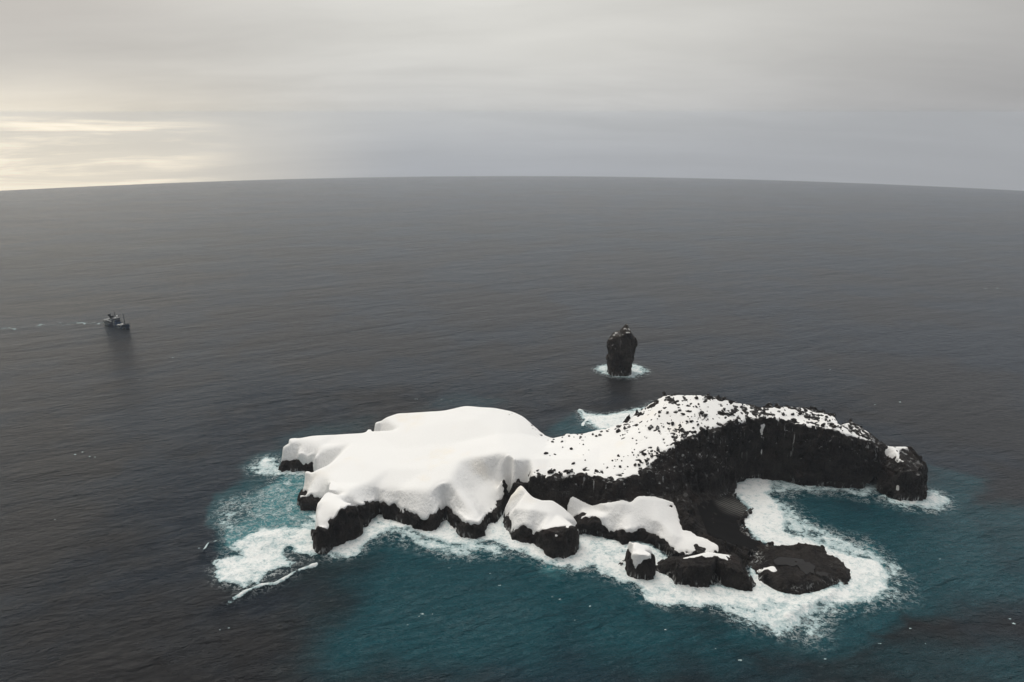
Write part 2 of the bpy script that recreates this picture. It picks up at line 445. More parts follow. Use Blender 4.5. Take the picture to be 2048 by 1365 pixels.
def pieces(V, Q, name, mat, parent, small=40, spare=6):
    """the largest connected piece keeps the name; other pieces become parts of their own"""
    lab = np.arange(len(V))
    while True:
        m = lab[Q].min(1); new = lab.copy(); np.minimum.at(new, Q.ravel(), np.repeat(m, Q.shape[1])); new = new[new]
        if (new == lab).all(): break
        lab = new
    fl = lab[Q[:, 0]]; ids, cnt = np.unique(fl, return_counts=True); o_ = np.argsort(-cnt)
    for n, k in enumerate(o_[:spare]):
        if n and cnt[k] < small: break
        mesh_from(name if n == 0 else 'snow_patch', V, Q[fl == ids[k]], mat, parent, smooth=True)
def fin(mass, root, rock_name='rock', snow=True, mat=None):
    r = mesh_from(rock_name, mass.Vr, mass.Qr, mat or M_rock, root)
    if snow and len(mass.Qs): pieces(mass.Vs, mass.Qs, 'snow_cap', M_snow, root)
    return r

# ---- the main island
arcF = [(625,1094),(640,1106),(648,1106),(663,1097),(716,1073),(727,1052),(757,1029),(775,1038),(795,1038),(804,1047),(821,1055),(836,1061),(865,1063),(877,1055),(889,1036),(900,1041),(918,1061),(933,1076),(959,1077),(974,1055),(1009,1020),(1023,997)]
arcL = [(1130,1040),(1156,1066),(1178,1068),(1213,1077),(1228,1080),(1252,1090),(1283,1086),(1310,1088),(1323,1099),(1354,1114),(1358,1120)]
arcB = [(1465,968),(1489,960),(1542,958),(1573,960),(1593,968),(1629,970),(1667,976),(1705,976),(1728,974),(1755,976),(1766,988),(1796,1001),(1832,1003)]
BS = [(622,872,19.5),(672,869,20.5),(742,865,22),(741,853,23),(754,840,25),(795,827,26.5),(889,821,31),(930,811,34),(991,815,34)]
base = W3([(561,938),(565,942),(585,943),(612,944)])+[(-137,436),(-143,427),(-145,412)]+W3([(601,1012),(610,1018),(640,1020)])+[(-122,397),(-119,388),(-121,378)]+W3([(633,1065),(630,1083)])
base += W3(arcF)
base += [(-4,401),(6,399),(20,393),(33,384)]
base += W3(arcL)
base += W3([(1400,1126),(1440,1126),(1482,1114),(1500,1122),(1540,1112),(1545,1098),(1510,1081),(1486,1065),(1480,1046),(1498,1019),(1478,1000),(1453,989),(1463,985)])
base += W3(arcB)
base += [(284,411),(291,424),(291,438),(285,451),(268,458),(252,456),(240,455),(222,464),(200,474),(176,478),(150,484),(118,484),(95,474),(70,466),(44,464),(34,470),(22,482),(10,496)]
bk = [atz(u, v, z) for u, v, z in BS][::-1]
base += [(p[0], p[1]+9) for p in bk]
base += [(-165,470),(-170,458)]
isl = Mass(base)
PL = 0.0
# left lobes
isl.y([(559,911,449.5,9,0),(575,918,449,8.5,0),(600,915,449,9,0),(612,918,449,8.5,0)])
isl.z([(560,890,18.5,3,0),(593,884,19,3,0),(628,882,19.5,3,0),(642,885,19.5,3,0),(648,893,18.5,3,0)])
isl.z([(648,893,17.5,3,0),(638,903,17.5,3,0),(618,920,17.5,3,0),(609,932,17.5,3,0),(613,943,17.5,3,0),(635,946,17.5,3,0),(650,952,17.5,3,0),(663,968,18,3,0),(655,985,19,3,0),(636,1010,20,3,0),(636,1028,17,3,0)], 3)
isl.y([(598,975,404,6,0),(601,984,401.5,6,0),(607,994,400.5,7,0),(625,989,400,7,0),(645,991,401,7,0)])
isl.y([(598,960,414,5,0),(603,948,422,5,0)])
isl.y([(636,1042,360,8,0),(640,1053,356,8,0)])
# the front of the snow dome
isl.d(arcF, [(641,1053,3),(657,1061,2.5),(666,1044,3),(681,1021,3.5),(704,1011,4),(727,1014,2.5),(757,1006,2.5),(769,1006,2.5),(780,1014,2),(792,1009,2.5),(804,1023,2),(821,1029,2.2),(857,1038,2.2),(871,1029,2.2),(886,1018,2),(903,1017,2),(909,1029,2),(930,1041,2.5),(959,1048,2.5),(974,1038,1.5),(986,1024,2),(1008,1006,2.5),(1020,990,2.5)], Z=None, pk=.1, step=3)
isl.z([(650,1005,20.5,2,0),(680,992,20.5,2,0),(701,980,20,2,0),(727,970,19,2,0),(754,976,16,2,0),(783,979,16.5,2,0),(818,982,19,2,0),(859,982,21,2,0),(877,971,22,2,0),(900,965,23,2,0)])
isl.z([(900,965,23,2,0),(908,945,25,2,0),(921,922,27,2,0),(950,917,28,2,0),(985,913,30,2,0),(1015,909,31,2,0),(1029,922,30,2,0)])
isl.z([(912,979,20,2,0),(925,995,17.5,2,0),(940,1012,14.5,2,0),(957,1036,10,3,0)])
isl.z([(945,985,13.5,2,0),(965,965,15,2,0),(985,955,15.5,2,0),(997,949,17,2,0)])
isl.z([(960,1010,9.5,2,0),(980,990,10.5,2,0),(1005,975,11.5,2,0)])
isl.z([(940,945,21,2,0),(975,935,22.5,2,0),(1004,926,26.5,2,0)])
isl.z([(622,872,19.5,2,0),(672,869,20.5,2,0),(742,865,22,2,0),(741,853,23,2,0),(754,840,25,2,0),(795,827,26.5,2,0),(889,821,31,2,0),(930,811,34,2,.5),(991,815,34,2,.7),(1024,821,33,2,.9),(1047,833,30,2,1.1),(1068,853,27,2,1.1),(1085,868,24,2,1.3),(1097,880,22,2,1.3)], 3)
isl.z([(561,889,18.5,2,0),(575,881,19,2,0),(622,872,19.5,2,0)])
for q in [(700,930,20.3),(700,890,20.3),(780,940,21),(800,900,22.5),(860,940,23.5),(900,890,26.5),(1000,870,30.5),(800,860,25),(870,850,29),(950,840,33),(1000,890,31),(1040,870,28.5),(1040,900,29.5),(660,930,19),(620,890,18)]:
    isl.z([q+(0, 0)])
# the rocky ridge: far skyline, cliff edge
isl.z([(1097,880,22,0,1.3),(1122,874,23,0,1.1),(1130,868,24,0,.9),(1163,869,25.5,0,.9),(1196,861,28.5,0,.9),(1226,855,31,0,.9),(1254,843,35,0,1.3),(1272,828,40,0,1.6),(1295,810,46,0,1.8),(1330,790,53,0,2.0),(1361,790,54,0,1.8),(1399,791,55,0,1.8),(1437,793,55,0,2.0),(1475,805,52,0,2.1),(1500,809,50,0,2.0),(1522,815,48.5,0,1.9),(1562,812,48.5,0,1.9),(1611,815,46,0,2.1),(1656,828,43,0,2.1),(1694,838,40.5,0,2.2),(1722,854,37,20,2.3),(1745,869,33,28,2.4),(1757,884,28.5,26,2.4),(1765,899,24.5,24,2.0)], 3)
isl.z([(1008,946,25,24,1.85),(1030,952,25,24,1.85),(1046,955,24.5,23.5,1.85),(1092,957,24.5,23.5,1.85),(1132,952,26,25,1.85),(1170,950,27,25.5,1.85),(1208,960,27.5,26.5,1.85),(1234,966,28,27,1.85),(1280,948,31,30,1.9),(1310,922,36,35,2.0),(1343,894,41,40,2.0),(1376,876,44,43,2.0),(1412,859,46,45,2.0),(1450,850,46,45,2.0),(1488,842,45.5,44.5,2.0)], 3)
isl.d(arcB, [(1488,842,5),(1522,837,5),(1557,839,5),(1593,851,5),(1629,856,5),(1654,860,5),(1705,872,5),(1738,889,5)], Z=-1.0, pk=2.0)
for q in [(1100,920,27,.35),(1160,920,28.5,.25),(1200,930,28.5,.25),(1240,920,31,.55),(1290,900,36.5,.9),(1200,890,28.5,.6),(1240,880,32.5,.8),(1290,860,40,1.05),(1330,850,44,1.1),(1380,840,48.5,1.1),(1330,820,49.5,1.25),(1400,815,52,1.25),(1450,820,50,1.2),(1140,890,25.5,.6),(1060,920,28.5,.1),(1090,900,26,.4),(1560,825,46.5,1.1),(1620,838,43.5,1.2),(1680,850,41,1.6)]:
    isl.z([(q[0], q[1], q[2], 0, q[3])])
# foot of the left cliff, then the snow shelf below it
isl.y([(1012,962,396.5,30,0),(1033,978,392,30,0),(1059,988,391,30,0),(1074,1002,390,30,0),(1102,1001,390.5,30,0),(1145,992,391,30,0),(1183,1010,388,30,0),(1208,1006,380,30,0),(1244,1001,378.5,30,0),(1262,1005,378.5,30,0),(1277,992,382,30,0),(1310,992,386,33,.3)])
isl.y([(1145,997,388.5,0,0),(1183,1014,385.5,0,0),(1208,1012,377,0,0),(1244,1007,375.5,0,0),(1262,1010,375.5,0,0),(1277,998,378.5,0,.3),(1308,1000,380,0,.3)])
isl.z([(1347,1005,16,15,1.2),(1352,1020,13,10,1.2),(1358,1042,9.5,5,.9),(1362,1072,6,0,.6),(1378,1086,5,0,.6),(1392,1076,6,1,.9),(1412,1082,6,1,.9),(1436,1098,5,2.5,1.1)])
isl.z([(1360,1000,17,40,0),(1366,1020,13.5,40,0),(1373,1045,10,30,0),(1400,1060,7.2,20,0),(1425,1068,6,20,0),(1450,1086,4.5,20,0)])
isl.d(arcL, [(1158,1037,2),(1180,1034,3),(1203,1036,3),(1206,1050,3),(1229,1068,2),(1254,1058,2.5),(1285,1063,2.5),(1318,1081,2.3),(1343,1096,2.3),(1354,1108,1.5)], Z=None, pk=.1, step=3)
isl.z([(1140,1012,9.5,0,0),(1165,1020,8,0,0),(1190,1022,8.5,0,0),(1215,1030,12,0,0),(1250,1030,13,0,0),(1290,1035,12.5,0,0),(1325,1050,10,0,0),(1345,1070,7.5,0,0)])
# foot of the big cliff above the beach, the dark slope and the isthmus
isl.z([(1463,986,1.5,44,0),(1430,991,4,44,0),(1400,991,6,42,0),(1384,992,8,42,0),(1365,990,15,42,0)])
isl.z([(1420,1010,5,60,0),(1400,1040,8,60,0),(1430,1060,5,60,0),(1460,1080,3.5,60,0),(1450,1015,2.5,60,0),(1455,1045,2.2,60,0),(1500,1100,3,60,0),(1520,1105,2.4,60,0),(1480,1100,3.6,60,0)], 30)
# the headland at the far end
isl.z([(1776,893,26.5,16,1.9),(1791,893,26,16,1.9),(1814,894,24.5,22,1.2),(1829,914,21,40,0),(1844,930,18,40,0),(1852,944,14,40,0)])
isl.y([(1752,925,420,22,.8),(1768,934,417,21,.8),(1800,938,412,21,.8),(1832,950,411,30,.5)])
IV = .68
isl.raster(IV, soft=6, softmask=lambda x, y: (1-sstep(x, -5, 30))*1.0+.0*y)
TX = (aty(1741,970,428)[0])
def carve_arch(s, f, zs):
    i0, i1 = np.searchsorted(s.xs, TX-14), np.searchsorted(s.xs, TX+14); j0 = np.searchsorted(s.ys, 405)
    x = s.xs[i0:i1][:, None, None]; y = s.ys[j0:][None, :, None]; z = zs[None, None, :]
    c = TX+(y-426)*.62
    d = np.sqrt(((x-c)/1.0)**2+(np.maximum(z-3.5, 0)/1.25)**2)-6.6+.0*y
    f[i0:i1, j0:, :] = np.maximum(f[i0:i1, j0:, :], -d.astype(np.float32)); return f
beach_poly = W3([(1545,1099),(1510,1082),(1486,1066),(1480,1046),(1498,1019),(1478,1001),(1453,990)])+[tuple(atz(u, v, z)[:2]) for u, v, z in [(1430,996,4),(1400,1000,6),(1385,1020,9),(1392,1050,8),(1420,1075,5),(1455,1088,4),(1500,1103,3)]]
def beach_zone(x, y):
    return .12+.88*sstep(polysdf(x, y, beach_poly), -3, 2.5)
lowpatch = [tuple(aty(1788,978,409.5))+(6.5, 3.2), tuple(aty(1786,912,425))+(7.5, 4.5), tuple(aty(1748,873,430))+(5, 4)]
# snow caught in the gullies of the big cliff
for u, v, y, r, rz in [(1528,860,440,2.6,9),(1526,900,438,1.2,8),(1592,858,439,2.2,3),(1632,868,434,1.8,5),(1711,884,431,1.5,8),(1433,890,419,.9,6),(1467,888,425,.9,8),(1480,885,428,.9,7)]:
    lowpatch.append(tuple(aty(u, v, y))+(r, rz))
isl.build(IV, 1.0, .95, carve_arch, lowpatch, beach_zone, .36, 1.35)
root = empty('rocky_island', (60, 420, seaz(60, 420)))
tag(root, 'large black lava island with a smooth snow dome and a boulder-strewn snowy ridge', 'island')
# parts by place
def xpx(u, v, z): return atz(u, v, z)[:2]
ridge_poly = [(-6,402)]+[(6,399),(26,392.5),(48,386)]+[tuple(aty(u,v,y)[:2]) for u,v,y in [(1183,1010,387),(1208,1006,379),(1262,1005,377.5),(1310,995,384),(1347,1005,385)]]+[(100,398),(110,402),(128,408),(150,410),(165,424),(185,420),(TX-1,415),(TX+8,462),(210,500),(60,500),(28,480),(27,455),(14,425)]
head_poly = [(TX-1,415),(TX+2,398),(310,390),(310,470),(TX+8,462)]
shelf_poly = [(26,392.5),(48,386)]+ridge_poly[4:9]+[(95,372),(100,330),(10,330),(10,385)]
def split(V, Q):
    c = V[Q[:, 0]]; out = {}
    rg = polysdf(c[:, 0], c[:, 1], ridge_poly) < 0
    hd = polysdf(c[:, 0], c[:, 1], head_poly) < 0
    shf = (polysdf(c[:, 0], c[:, 1], shelf_poly) < 0) & ~rg & ~hd
    dome = (c[:, 0] < 30) & ~rg & ~hd & ~shf
    rest = ~(rg | hd | shf | dome)
    return {'ridge': rg & ~hd, 'headland': hd, 'shelf': shf, 'snow_dome_base': dome, 'isthmus': rest}
sr, ss_ = split(isl.Vr, isl.Qr), split(isl.Vs, isl.Qs)
PLAB = {'ridge': 'dark lava ridge with a snowy top full of black knobs', 'headland': 'round black headland joined by a low arch', 'shelf': 'snow covered shelf under the cliff',
        'snow_dome_base': 'low black sea cliff under the snow dome', 'isthmus': 'dark low neck of rock running out to the beach'}
for k in sr:
    nm = 'sea_cliff' if k == 'snow_dome_base' else k
    o = mesh_from(nm, isl.Vr, isl.Qr[sr[k]], M_rock, root); o['label'] = PLAB[k]
    if ss_[k].sum() > 20:
        if k == 'ridge': mesh_from('snow_cap', isl.Vs, isl.Qs[ss_[k]], M_snow, o, smooth=True)
        else: pieces(isl.Vs, isl.Qs[ss_[k]], 'snow_cap', M_snow, o)

# beach sheet
def beach():
    m, g, b, o = newmat('wet_black_sand')
    p = N(m.node_tree, 'ShaderNodeNewGeometry').outputs['Position']
    w = N(m.node_tree, 'ShaderNodeTexWave', wave_type='BANDS', bands_direction='Y'); g.put(w.inputs[0], g.map(p, (1, 1, 1), (0, 0, .45)))
    w.inputs['Scale'].default_value = .13; w.inputs['Distortion'].default_value = 2.5; w.inputs['Detail'].default_value = 4; w.inputs['Detail Scale'].default_value = 1.2
    d = N(m.node_tree, 'ShaderNodeAttribute', attribute_name='wet').outputs['Fac']
    n = g.noise(p, 1.5, 5, .7)
    col = g.mix(g.m('MULTIPLY', d, g.m('ADD', .25, g.m('MULTIPLY', g.ss(w.outputs['Fac'], .3, .8), .75))), g.mix(n, (.0028, .0026, .0026), (.0075, .0068, .0066)), (.11, .107, .10))
    g.put(b.inputs['Base Color'], col); b.inputs['Roughness'].default_value = .85; b.inputs['Specular IOR Level'].default_value = .1
    xs = np.arange(120, 205, .7); ys = np.arange(335, 425, .7)
    gx, gy = np.meshgrid(xs, ys, indexing='ij')
    sd = polysdf(gx, gy, beach_poly)
    T = isl.at(gx, gy)
    z = np.where(sd < 0, T, np.minimum(T, 3))+.55*sstep(-sd, -1, 2)+.05*fbm(gx, gy, gx*0, 4, 2)
    idx = np.arange(gx.size).reshape(gx.shape); Q = np.stack([idx[:-1, :-1], idx[1:, :-1], idx[1:, 1:], idx[:-1, 1:]], -1)
    k = sd[:-1, :-1] < .3
    V = np.stack([gx, gy, z], -1).reshape(-1, 3)
    Q = Q[k]
    o = mesh_from('beach', V, Q, m, smooth=True); tag(o, kind='structure')
    wet = atz(1474,1025); used = np.unique(Q)
    a = o.data.attributes.new('wet', 'FLOAT', 'POINT')
    d = np.sqrt(((V[used, 0]-wet[0])/17)**2+((V[used, 1]-wet[1]-4)/16)**2)+fbm(V[used, 0], V[used, 1], V[used, 0]*0, 7, 2)*.15
    a.data.foreach_set('value', sstep(-d, -1.0, -.2).astype(np.float32))
beach()

# ---- snow-capped outcrop in front of the gap
arcO = [(1008,1034),(1013,1054),(1028,1080),(1050,1085),(1076,1090),(1092,1108),(1107,1119),(1125,1118),(1155,1100),(1158,1082)]
oc = Mass(W3(arcO)+W3([(1156,1060)])+[(34,386),(20,391),(8,396),(0,396),(-4,392)])
oc.y([(1011,1018,387.5,4,0),(1023,993,388,4,0)])
oc.d(arcO, [(1016,1040,4),(1028,1057,3),(1049,1050,3),(1061,1055,3),(1066,1068,2.5),(1082,1062,3),(1102,1064,3.5),(1115,1081,3),(1132,1063,3.5),(1152,1054,3)], Z=None, pk=.2, step=3)
oc.z([(1026,992,14,0,0),(1034,978,18,0,0),(1042,968,22,0,0),(1050,980,21,0,0),(1059,991,19.5,0,0),(1074,1003,17.5,0,0),(1104,1002,16,0,0),(1122,1014,13.5,0,0),(1143,1031,10,0,0),(1157,1052,5.5,0,0)], 3)
oc.z([(1030,1020,14.5,0,0),(1060,1020,17,0,0),(1100,1028,14.5,0,0),(1130,1038,10.5,0,0)])
oc.raster(.6).build(.6, .8, .8)
r = empty('snowy_outcrop', (12, 370, seaz(12, 370)))
tag(r, 'snow-capped lava outcrop in the surf below the gap beside the snow dome', 'sea rock', 'sea rocks along the island front')
fin(oc, r)

# ---- small islet
arcI = [(1253,1120),(1255,1140),(1258,1151),(1274,1160),(1285,1158),(1299,1162),(1307,1151),(1311,1135)]
it = Mass(W3(arcI)+[(80,336),(77,341),(70,343),(65,341),(62,336)])
it.d([(1253,1150),(1274,1160),(1299,1162),(1311,1152)], [(1254,1116,1.5),(1262,1114,2),(1275,1110,2),(1290,1112,2),(1305,1112,2),(1310,1120,1.5)], Z=12.5, pk=.3, step=3)
it.z([(1251,1100,11.5,10,.2),(1251,1088,13.5,8,.2),(1256,1077,15.5,8,.2),(1262,1084,15.5,8,0),(1279,1089,14.5,8,.2),(1296,1093,13.3,8,.5),(1305,1103,12,10,.5),(1310,1114,9,12,0)], 3)
it.z([(1268,1098,15,8,0),(1288,1102,14,9,.2)])
it.raster(.5).build(.5, .62, .6)
r = empty('snow_topped_islet', (72, 333, seaz(72, 333)))
tag(r, 'smallest free-standing black rock with a snow cap, alone in the white foam', 'sea rock', 'sea rocks along the island front')
fin(it, r)

# ---- blocky rock
arcK = [(1345,1160),(1350,1169),(1396,1174),(1416,1173),(1429,1153),(1440,1160),(1452,1171),(1482,1178),(1503,1183)]
bl = Mass(W3(arcK)+W3([(1502,1168),(1490,1145),(1488,1128)])+[(128,341),(112,345),(100,345),(88,341),(82,334)])
bl.d(arcK, [(1350,1132,2),(1370,1136,2),(1396,1137,2),(1416,1136,2.5),(1429,1130,2),(1452,1136,2),(1475,1142,2.5),(1487,1150,3)], Z=30, pk=0, step=3)
bl.z([(1356,1120,9.5,9,.5),(1391,1113,10.5,6,.9),(1416,1105,11.5,5,.8),(1430,1107,11,7,.5),(1467,1111,9.5,8,.5),(1485,1126,6,12,0)], 3)
bl.z([(1420,1118,10.5,6,.2),(1450,1118,10,6,.2)])
bl.raster(.5).build(.5, .8, .5)
r = empty('blocky_sea_rock', (105, 330, seaz(105, 330)))
tag(r, 'broad blocky black rock standing between the small islet and the flat rock', 'sea rock', 'sea rocks along the island front')
fin(bl, r)

# ---- flat rock with tide pools
arcP = [(1505,1136),(1520,1158),(1543,1173),(1561,1186),(1594,1189),(1632,1184),(1665,1176),(1693,1169),(1702,1150)]
pf = Mass(W3([(1484,1115)]+arcP)+[(195,333),(189,343),(182,350),(168,353),(152,354),(142,350)])
pf.d(arcP, [(1520,1140,2.5),(1543,1152,3),(1561,1160,4),(1594,1164,4),(1632,1160,4.5),(1660,1157,4),(1685,1157,2.5)], Z=30, pk=0)
pf.z([(1538,1098,4.5,30,0),(1563,1092,6,30,0),(1594,1091,6.5,30,0),(1624,1087,7.8,30,0),(1645,1097,6.5,30,0),(1659,1110,4.5,30,0),(1680,1126,3,30,0),(1697,1146,1.5,30,0)], 3)
pf.z([(1560,1125,5.4,30,0),(1580,1118,5.2,30,0),(1610,1120,5.2,30,0),(1622,1135,5.0,30,0),(1600,1145,5.6,30,0),(1575,1140,5.7,30,0)])
pf.raster(.5)
pp = [tuple(atz(1523,1136,4.0))+(3.2, 2.2), tuple(atz(1543,1140,4.5))+(2.2, 1.8), tuple(atz(1492,1106,3.0))+(2.0, 1.6), tuple(atz(1657,1107,4.5))+(1.6, 1.2)]
pf.build(.5, .62, .5, None, pp)
r = empty('flat_sea_rock', (165, 330, seaz(165, 330)))
tag(r, 'low flat dark rock platform with shallow tide pools, ringed by surf', 'sea rock', 'sea rocks along the island front')
fin(pf, r)
m, gg, b, o = newmat('pool_water'); b.inputs['Base Color'].default_value = (.02, .018, .016, 1); b.inputs['Roughness'].default_value = .12
for (u, v, rx, ry, z) in [(1580,1124,8.0,4.2,6.3), (1612,1134,4.8,6.0,6.2), (1645,1148,3.2,2.0,5.9)]:
    c = atz(u, v, z); ang = np.linspace(0, 2*np.pi, 37)[:-1]
    rr = 1+.28*fbm(np.cos(ang)*2+u, np.sin(ang)*2, ang*0, 1.0, 2)
    V = [(c[0], c[1], z)]+[(c[0]+rx*q*math.cos(a), c[1]+ry*q*math.sin(a), z) for a, q in zip(ang, rr)]
    Q = np.array([(0, 1+i, 1+(i+1) % 36) for i in range(36)])
    mesh_from('tide_pool', np.array(V), Q, m, r)

# ---- the sea stack
def stack():
    Lf = [(1253,649.5),(1246,655),(1240,665),(1225,669),(1217,677),(1214,686),(1216,696),(1218.5,708.5),(1215,717),(1217,734),(1217.5,745),(1217,760)]
    Rt = [(1253.5,649.5),(1258,654),(1263,663),(1268,673),(1271,687),(1267.5,696),(1267,711),(1264,730),(1261,752),(1261,762)]
    yc = atz(1245,751)[1]+7.5
    L = np.array([aty(u, v, yc) for u, v in Lf]); Rr = np.array([aty(u, v, yc) for u, v in Rt])
    L[0, 2] += 1.2; Rr[0, 2] += 1.2; top = L[0, 2]; vox = .75
    xs = np.arange(L[:, 0].min()-5, Rr[:, 0].max()+5, vox); ys = np.arange(yc-17, yc+17, vox); zs = np.arange(-3.5, top+3, vox)
    lo = L[::-1]; ro = Rr[::-1]
    xl = np.interp(zs, lo[:, 2], lo[:, 0]); xr = np.interp(zs, ro[:, 2], ro[:, 0])
    c = (xl+xr)/2; w = np.maximum((xr-xl)/2-.9*np.clip((xr-xl)/12, 0, 1), .2)+.9*np.clip((zs-top+14)/14, 0, 1)*.25+.8*np.clip(1-zs/9, 0, 1)
    dd = 6.0+5.0*np.clip((top-zs)/top, 0, 1)**.6; dd = dd*np.clip((top-zs)/9+.12, 0, 1)
    gx, gy, gz = np.meshgrid(xs, ys, zs, indexing='ij')
    ex = np.abs(gx-c)/w; ey = np.abs(gy-yc)/np.maximum(dd, .3)
    rad = (ex**2.8+ey**2.8)**(1/2.8)
    f = (rad-1)*np.minimum(w, dd); f = np.maximum(f, gz-top)
    n = ridged(gx, gy, gz*.6, 11, 2)*.9+ridged(gx, gy+30, gz*.7, 4.5, 3)*.75+fbm(gx, gy, gz, 2, 2)*.35
    f = f-n*1.05*np.clip((top-gz)/16, .2, 1)+.15
    h = aty(1243,735,yc); hd = np.sqrt(((gx-h[0])/1.0)**2+((gz-h[2])/3.0)**2)*1.0-1.0
    f = np.maximum(f, -hd)
    f[0] = f[-1] = 4; f[:, 0] = f[:, -1] = 4; f[:, :, -1] = 4
    V, Q = surface_nets(f.astype(np.float32), (xs[0], ys[0], zs[0]), vox)
    o = mesh_from('sea_stack', V, Q, M_stack)
    tag(o, 'tall lone pillar of dark rock rising from the open sea behind the island', 'sea stack')
    # snow dusting caught on small ledges of the upper part: a surface pattern of the same mesh
    me = o.data; me.materials.append(M_snow); n_ = len(me.polygons)
    nr = np.zeros(n_*3, np.float32); me.polygons.foreach_get('normal', nr); nr = nr.reshape(-1, 3)
    ce = np.zeros(n_*3, np.float32); me.polygons.foreach_get('center', ce); ce = ce.reshape(-1, 3)
    q = fbm(ce[:, 0], ce[:, 1], ce[:, 2], 2.4, 3, .7)+.9*(nr[:, 2]-.45)+.5*sstep(ce[:, 2], top*.45, top*.8)-.012*np.abs(ce[:, 0]-L[4, 0])
    mi = ((q > 1.35) & (ce[:, 2] > top*.40) & (nr[:, 2] > .25)).astype(np.int32); me.polygons.foreach_set('material_index', mi)
    return yc
stack_y = stack()

# ---- loose boulders on the snowy ridge
def boulders():
    metas = []
    for k in range(8):
        u = np.arange(0, 12); v = np.arange(0, 9)
        V = [(0, 0, 1.0)]
        for j in range(1, 8):
            for i in range(12):
                th = math.pi*j/8; ph = 2*math.pi*i/12
                V.append((math.sin(th)*math.cos(ph), math.sin(th)*math.sin(ph), math.cos(th)))
        V.append((0, 0, -1)); V = np.array(V)
        r = 1+.33*fbm(V[:, 0]+k*9, V[:, 1], V[:, 2], .9, 3, .6)
        V = V*r[:, None]*np.array([1.0, random.uniform(.65, .95), random.uniform(.7, 1.1)])
        F = [(0, 1+i, 1+(i+1) % 12) for i in range(12)]
        for j in range(6):
            for i in range(12):
                a = 1+j*12+i; b_ = 1+j*12+(i+1) % 12
                F += [(a, a+12, b_+12), (a, b_+12, b_)]
        e = len(V)-1
        F += [(e, 73+(i+1) % 12, 73+i) for i in range(12)]
        me = bpy.data.meshes.new('boulder'); me.from_pydata([tuple(q) for q in V], [], F); me.materials.append(M_rock); metas.append(me)
    n = 0; tries = 0
    first = None
    rp = np.array(ridge_poly)
    while n < 250 and tries < 20000:
        tries += 1
        u = random.uniform(1060, 1740)**1.0; v = random.uniform(795, 950)
        p = atz(u, v, 40)
        for _ in range(4): p = atz(u, v, float(isl.at(p[0], p[1])))
        x, y = float(p[0]), float(p[1])
        if polysdf(np.array([x]), np.array([y]), ridge_poly)[0] > -1.0: continue
        T = float(isl.at(x, y)); pk = float(isl.at(x, y, isl.Pk)); Zl = float(isl.at(x, y, isl.Zl))
        gxx = float(isl.at(x+1.5, y)-isl.at(x-1.5, y))/3; gyy = float(isl.at(x, y+1.5)-isl.at(x, y-1.5))/3
        if T < 20 or T < Zl+1.5 or math.hypot(gxx, gyy) > .8 or pk < .2: continue
        if random.random() > min(1, .03+.5*pk**1.6)*(.10+.90*(fbm(np.array([x]), np.array([y]), np.array([0.]), 13, 2)[0] > .05)): continue
        s_ = .38+random.random()**2.6*1.25
        o = bpy.data.objects.new('boulder', metas[n % 8]); C.objects.link(o)
        o.location = (x, y, T+.95+seaz(x, y)+s_*.28-.2); o.scale = (s_*1.2, s_, s_*random.uniform(.7, 1.15))
        o.rotation_euler = (random.uniform(-.4, .4), random.uniform(-.4, .4), random.uniform(0, 6.28))
        tag(o, 'black lava boulder sticking out of the snow on the island ridge', 'boulder', 'black boulders scattered over the snowy ridge')
        n += 1
    print('boulders', n)
boulders()

# ------------------------------------------------------------------ the sea
FO = []   # (polygon in photo coords, density, feather inside, feather outside)
FO.append(([(435,1119),(434,1151),(450,1166),(475,1164),(500,1169),(534,1159),(541,1143),(572,1141),(576,1129),(569,1114),(579,1092),(599,1084),(601,1104),(637,1114),(669,1124),(694,1119),(722,1097),(760,1066),(790,1060),(740,1030),(690,1060),(655,1080),(634,1059),(612,1058),(574,1053),(539,1058),(512,1063),(485,1077),(465,1092),(460,1104),(475,1119),(450,1117)], .90, 4, 2))
FO.append(([(500,930),(530,912),(560,916),(565,930),(640,930),(615,958),(570,955),(520,948)], .74, 5, 6))
FO.append(([(425,1030),(445,1000),(500,985),(560,960),(600,960),(640,1010),(620,1060),(560,1060),(480,1080),(440,1090)], .43, 7, 5))
FO.append(([(595,1045),(635,1025),(655,1050),(640,1068),(600,1062)], .7, 4, 5))
FO.append(([(745,1030),(757,1022),(800,1030),(880,1020),(905,1030),(960,1060),(1005,1005),(1030,985),(1030,1080),(1060,1085),(1095,1100),(1150,1100),(1160,1060),(1200,1060),(1250,1085),(1360,1110),(1350,1165),(1500,1180),(1500,1125),(1560,1180),(1600,1185),(1690,1165),(1700,1150),(1660,1105),(1620,1080),(1540,1095),(1590,1075),(1650,1085),(1700,1105),(1745,1120),(1775,1150),(1780,1180),(1740,1200),(1690,1205),(1650,1200),(1620,1225),(1590,1215),(1540,1215),(1480,1222),(1420,1215),(1370,1205),(1300,1200),(1285,1190),(1290,1175),(1235,1165),(1205,1150),(1200,1130),(1150,1142),(1100,1130),(1060,1110),(1020,1095),(980,1085),(930,1092),(870,1078),(800,1062),(760,1052)], .92, 4, 4))
FO.append(([(740,1060),(800,1060),(900,1085),(1000,1090),(1010,1115),(960,1112),(900,1110),(840,1100),(780,1085)], .66, 6, 8))
FO.append(([(1380,1200),(1500,1210),(1600,1200),(1640,1215),(1600,1262),(1560,1274),(1530,1262),(1480,1250),(1440,1225)], .80, 7, 5))
FO.append(([(1640,1190),(1760,1180),(1800,1185),(1810,1195),(1740,1205),(1660,1225),(1640,1290),(1600,1270)], .70, 7, 7))
FO.append(([(1453,985),(1470,962),(1500,958),(1545,955),(1540,985),(1555,1000),(1572,1030),(1580,1058),(1620,1075),(1680,1095),(1720,1110),(1700,1140),(1540,1100),(1490,1070),(1470,1046),(1490,1019)], 1.0, 5, 4))
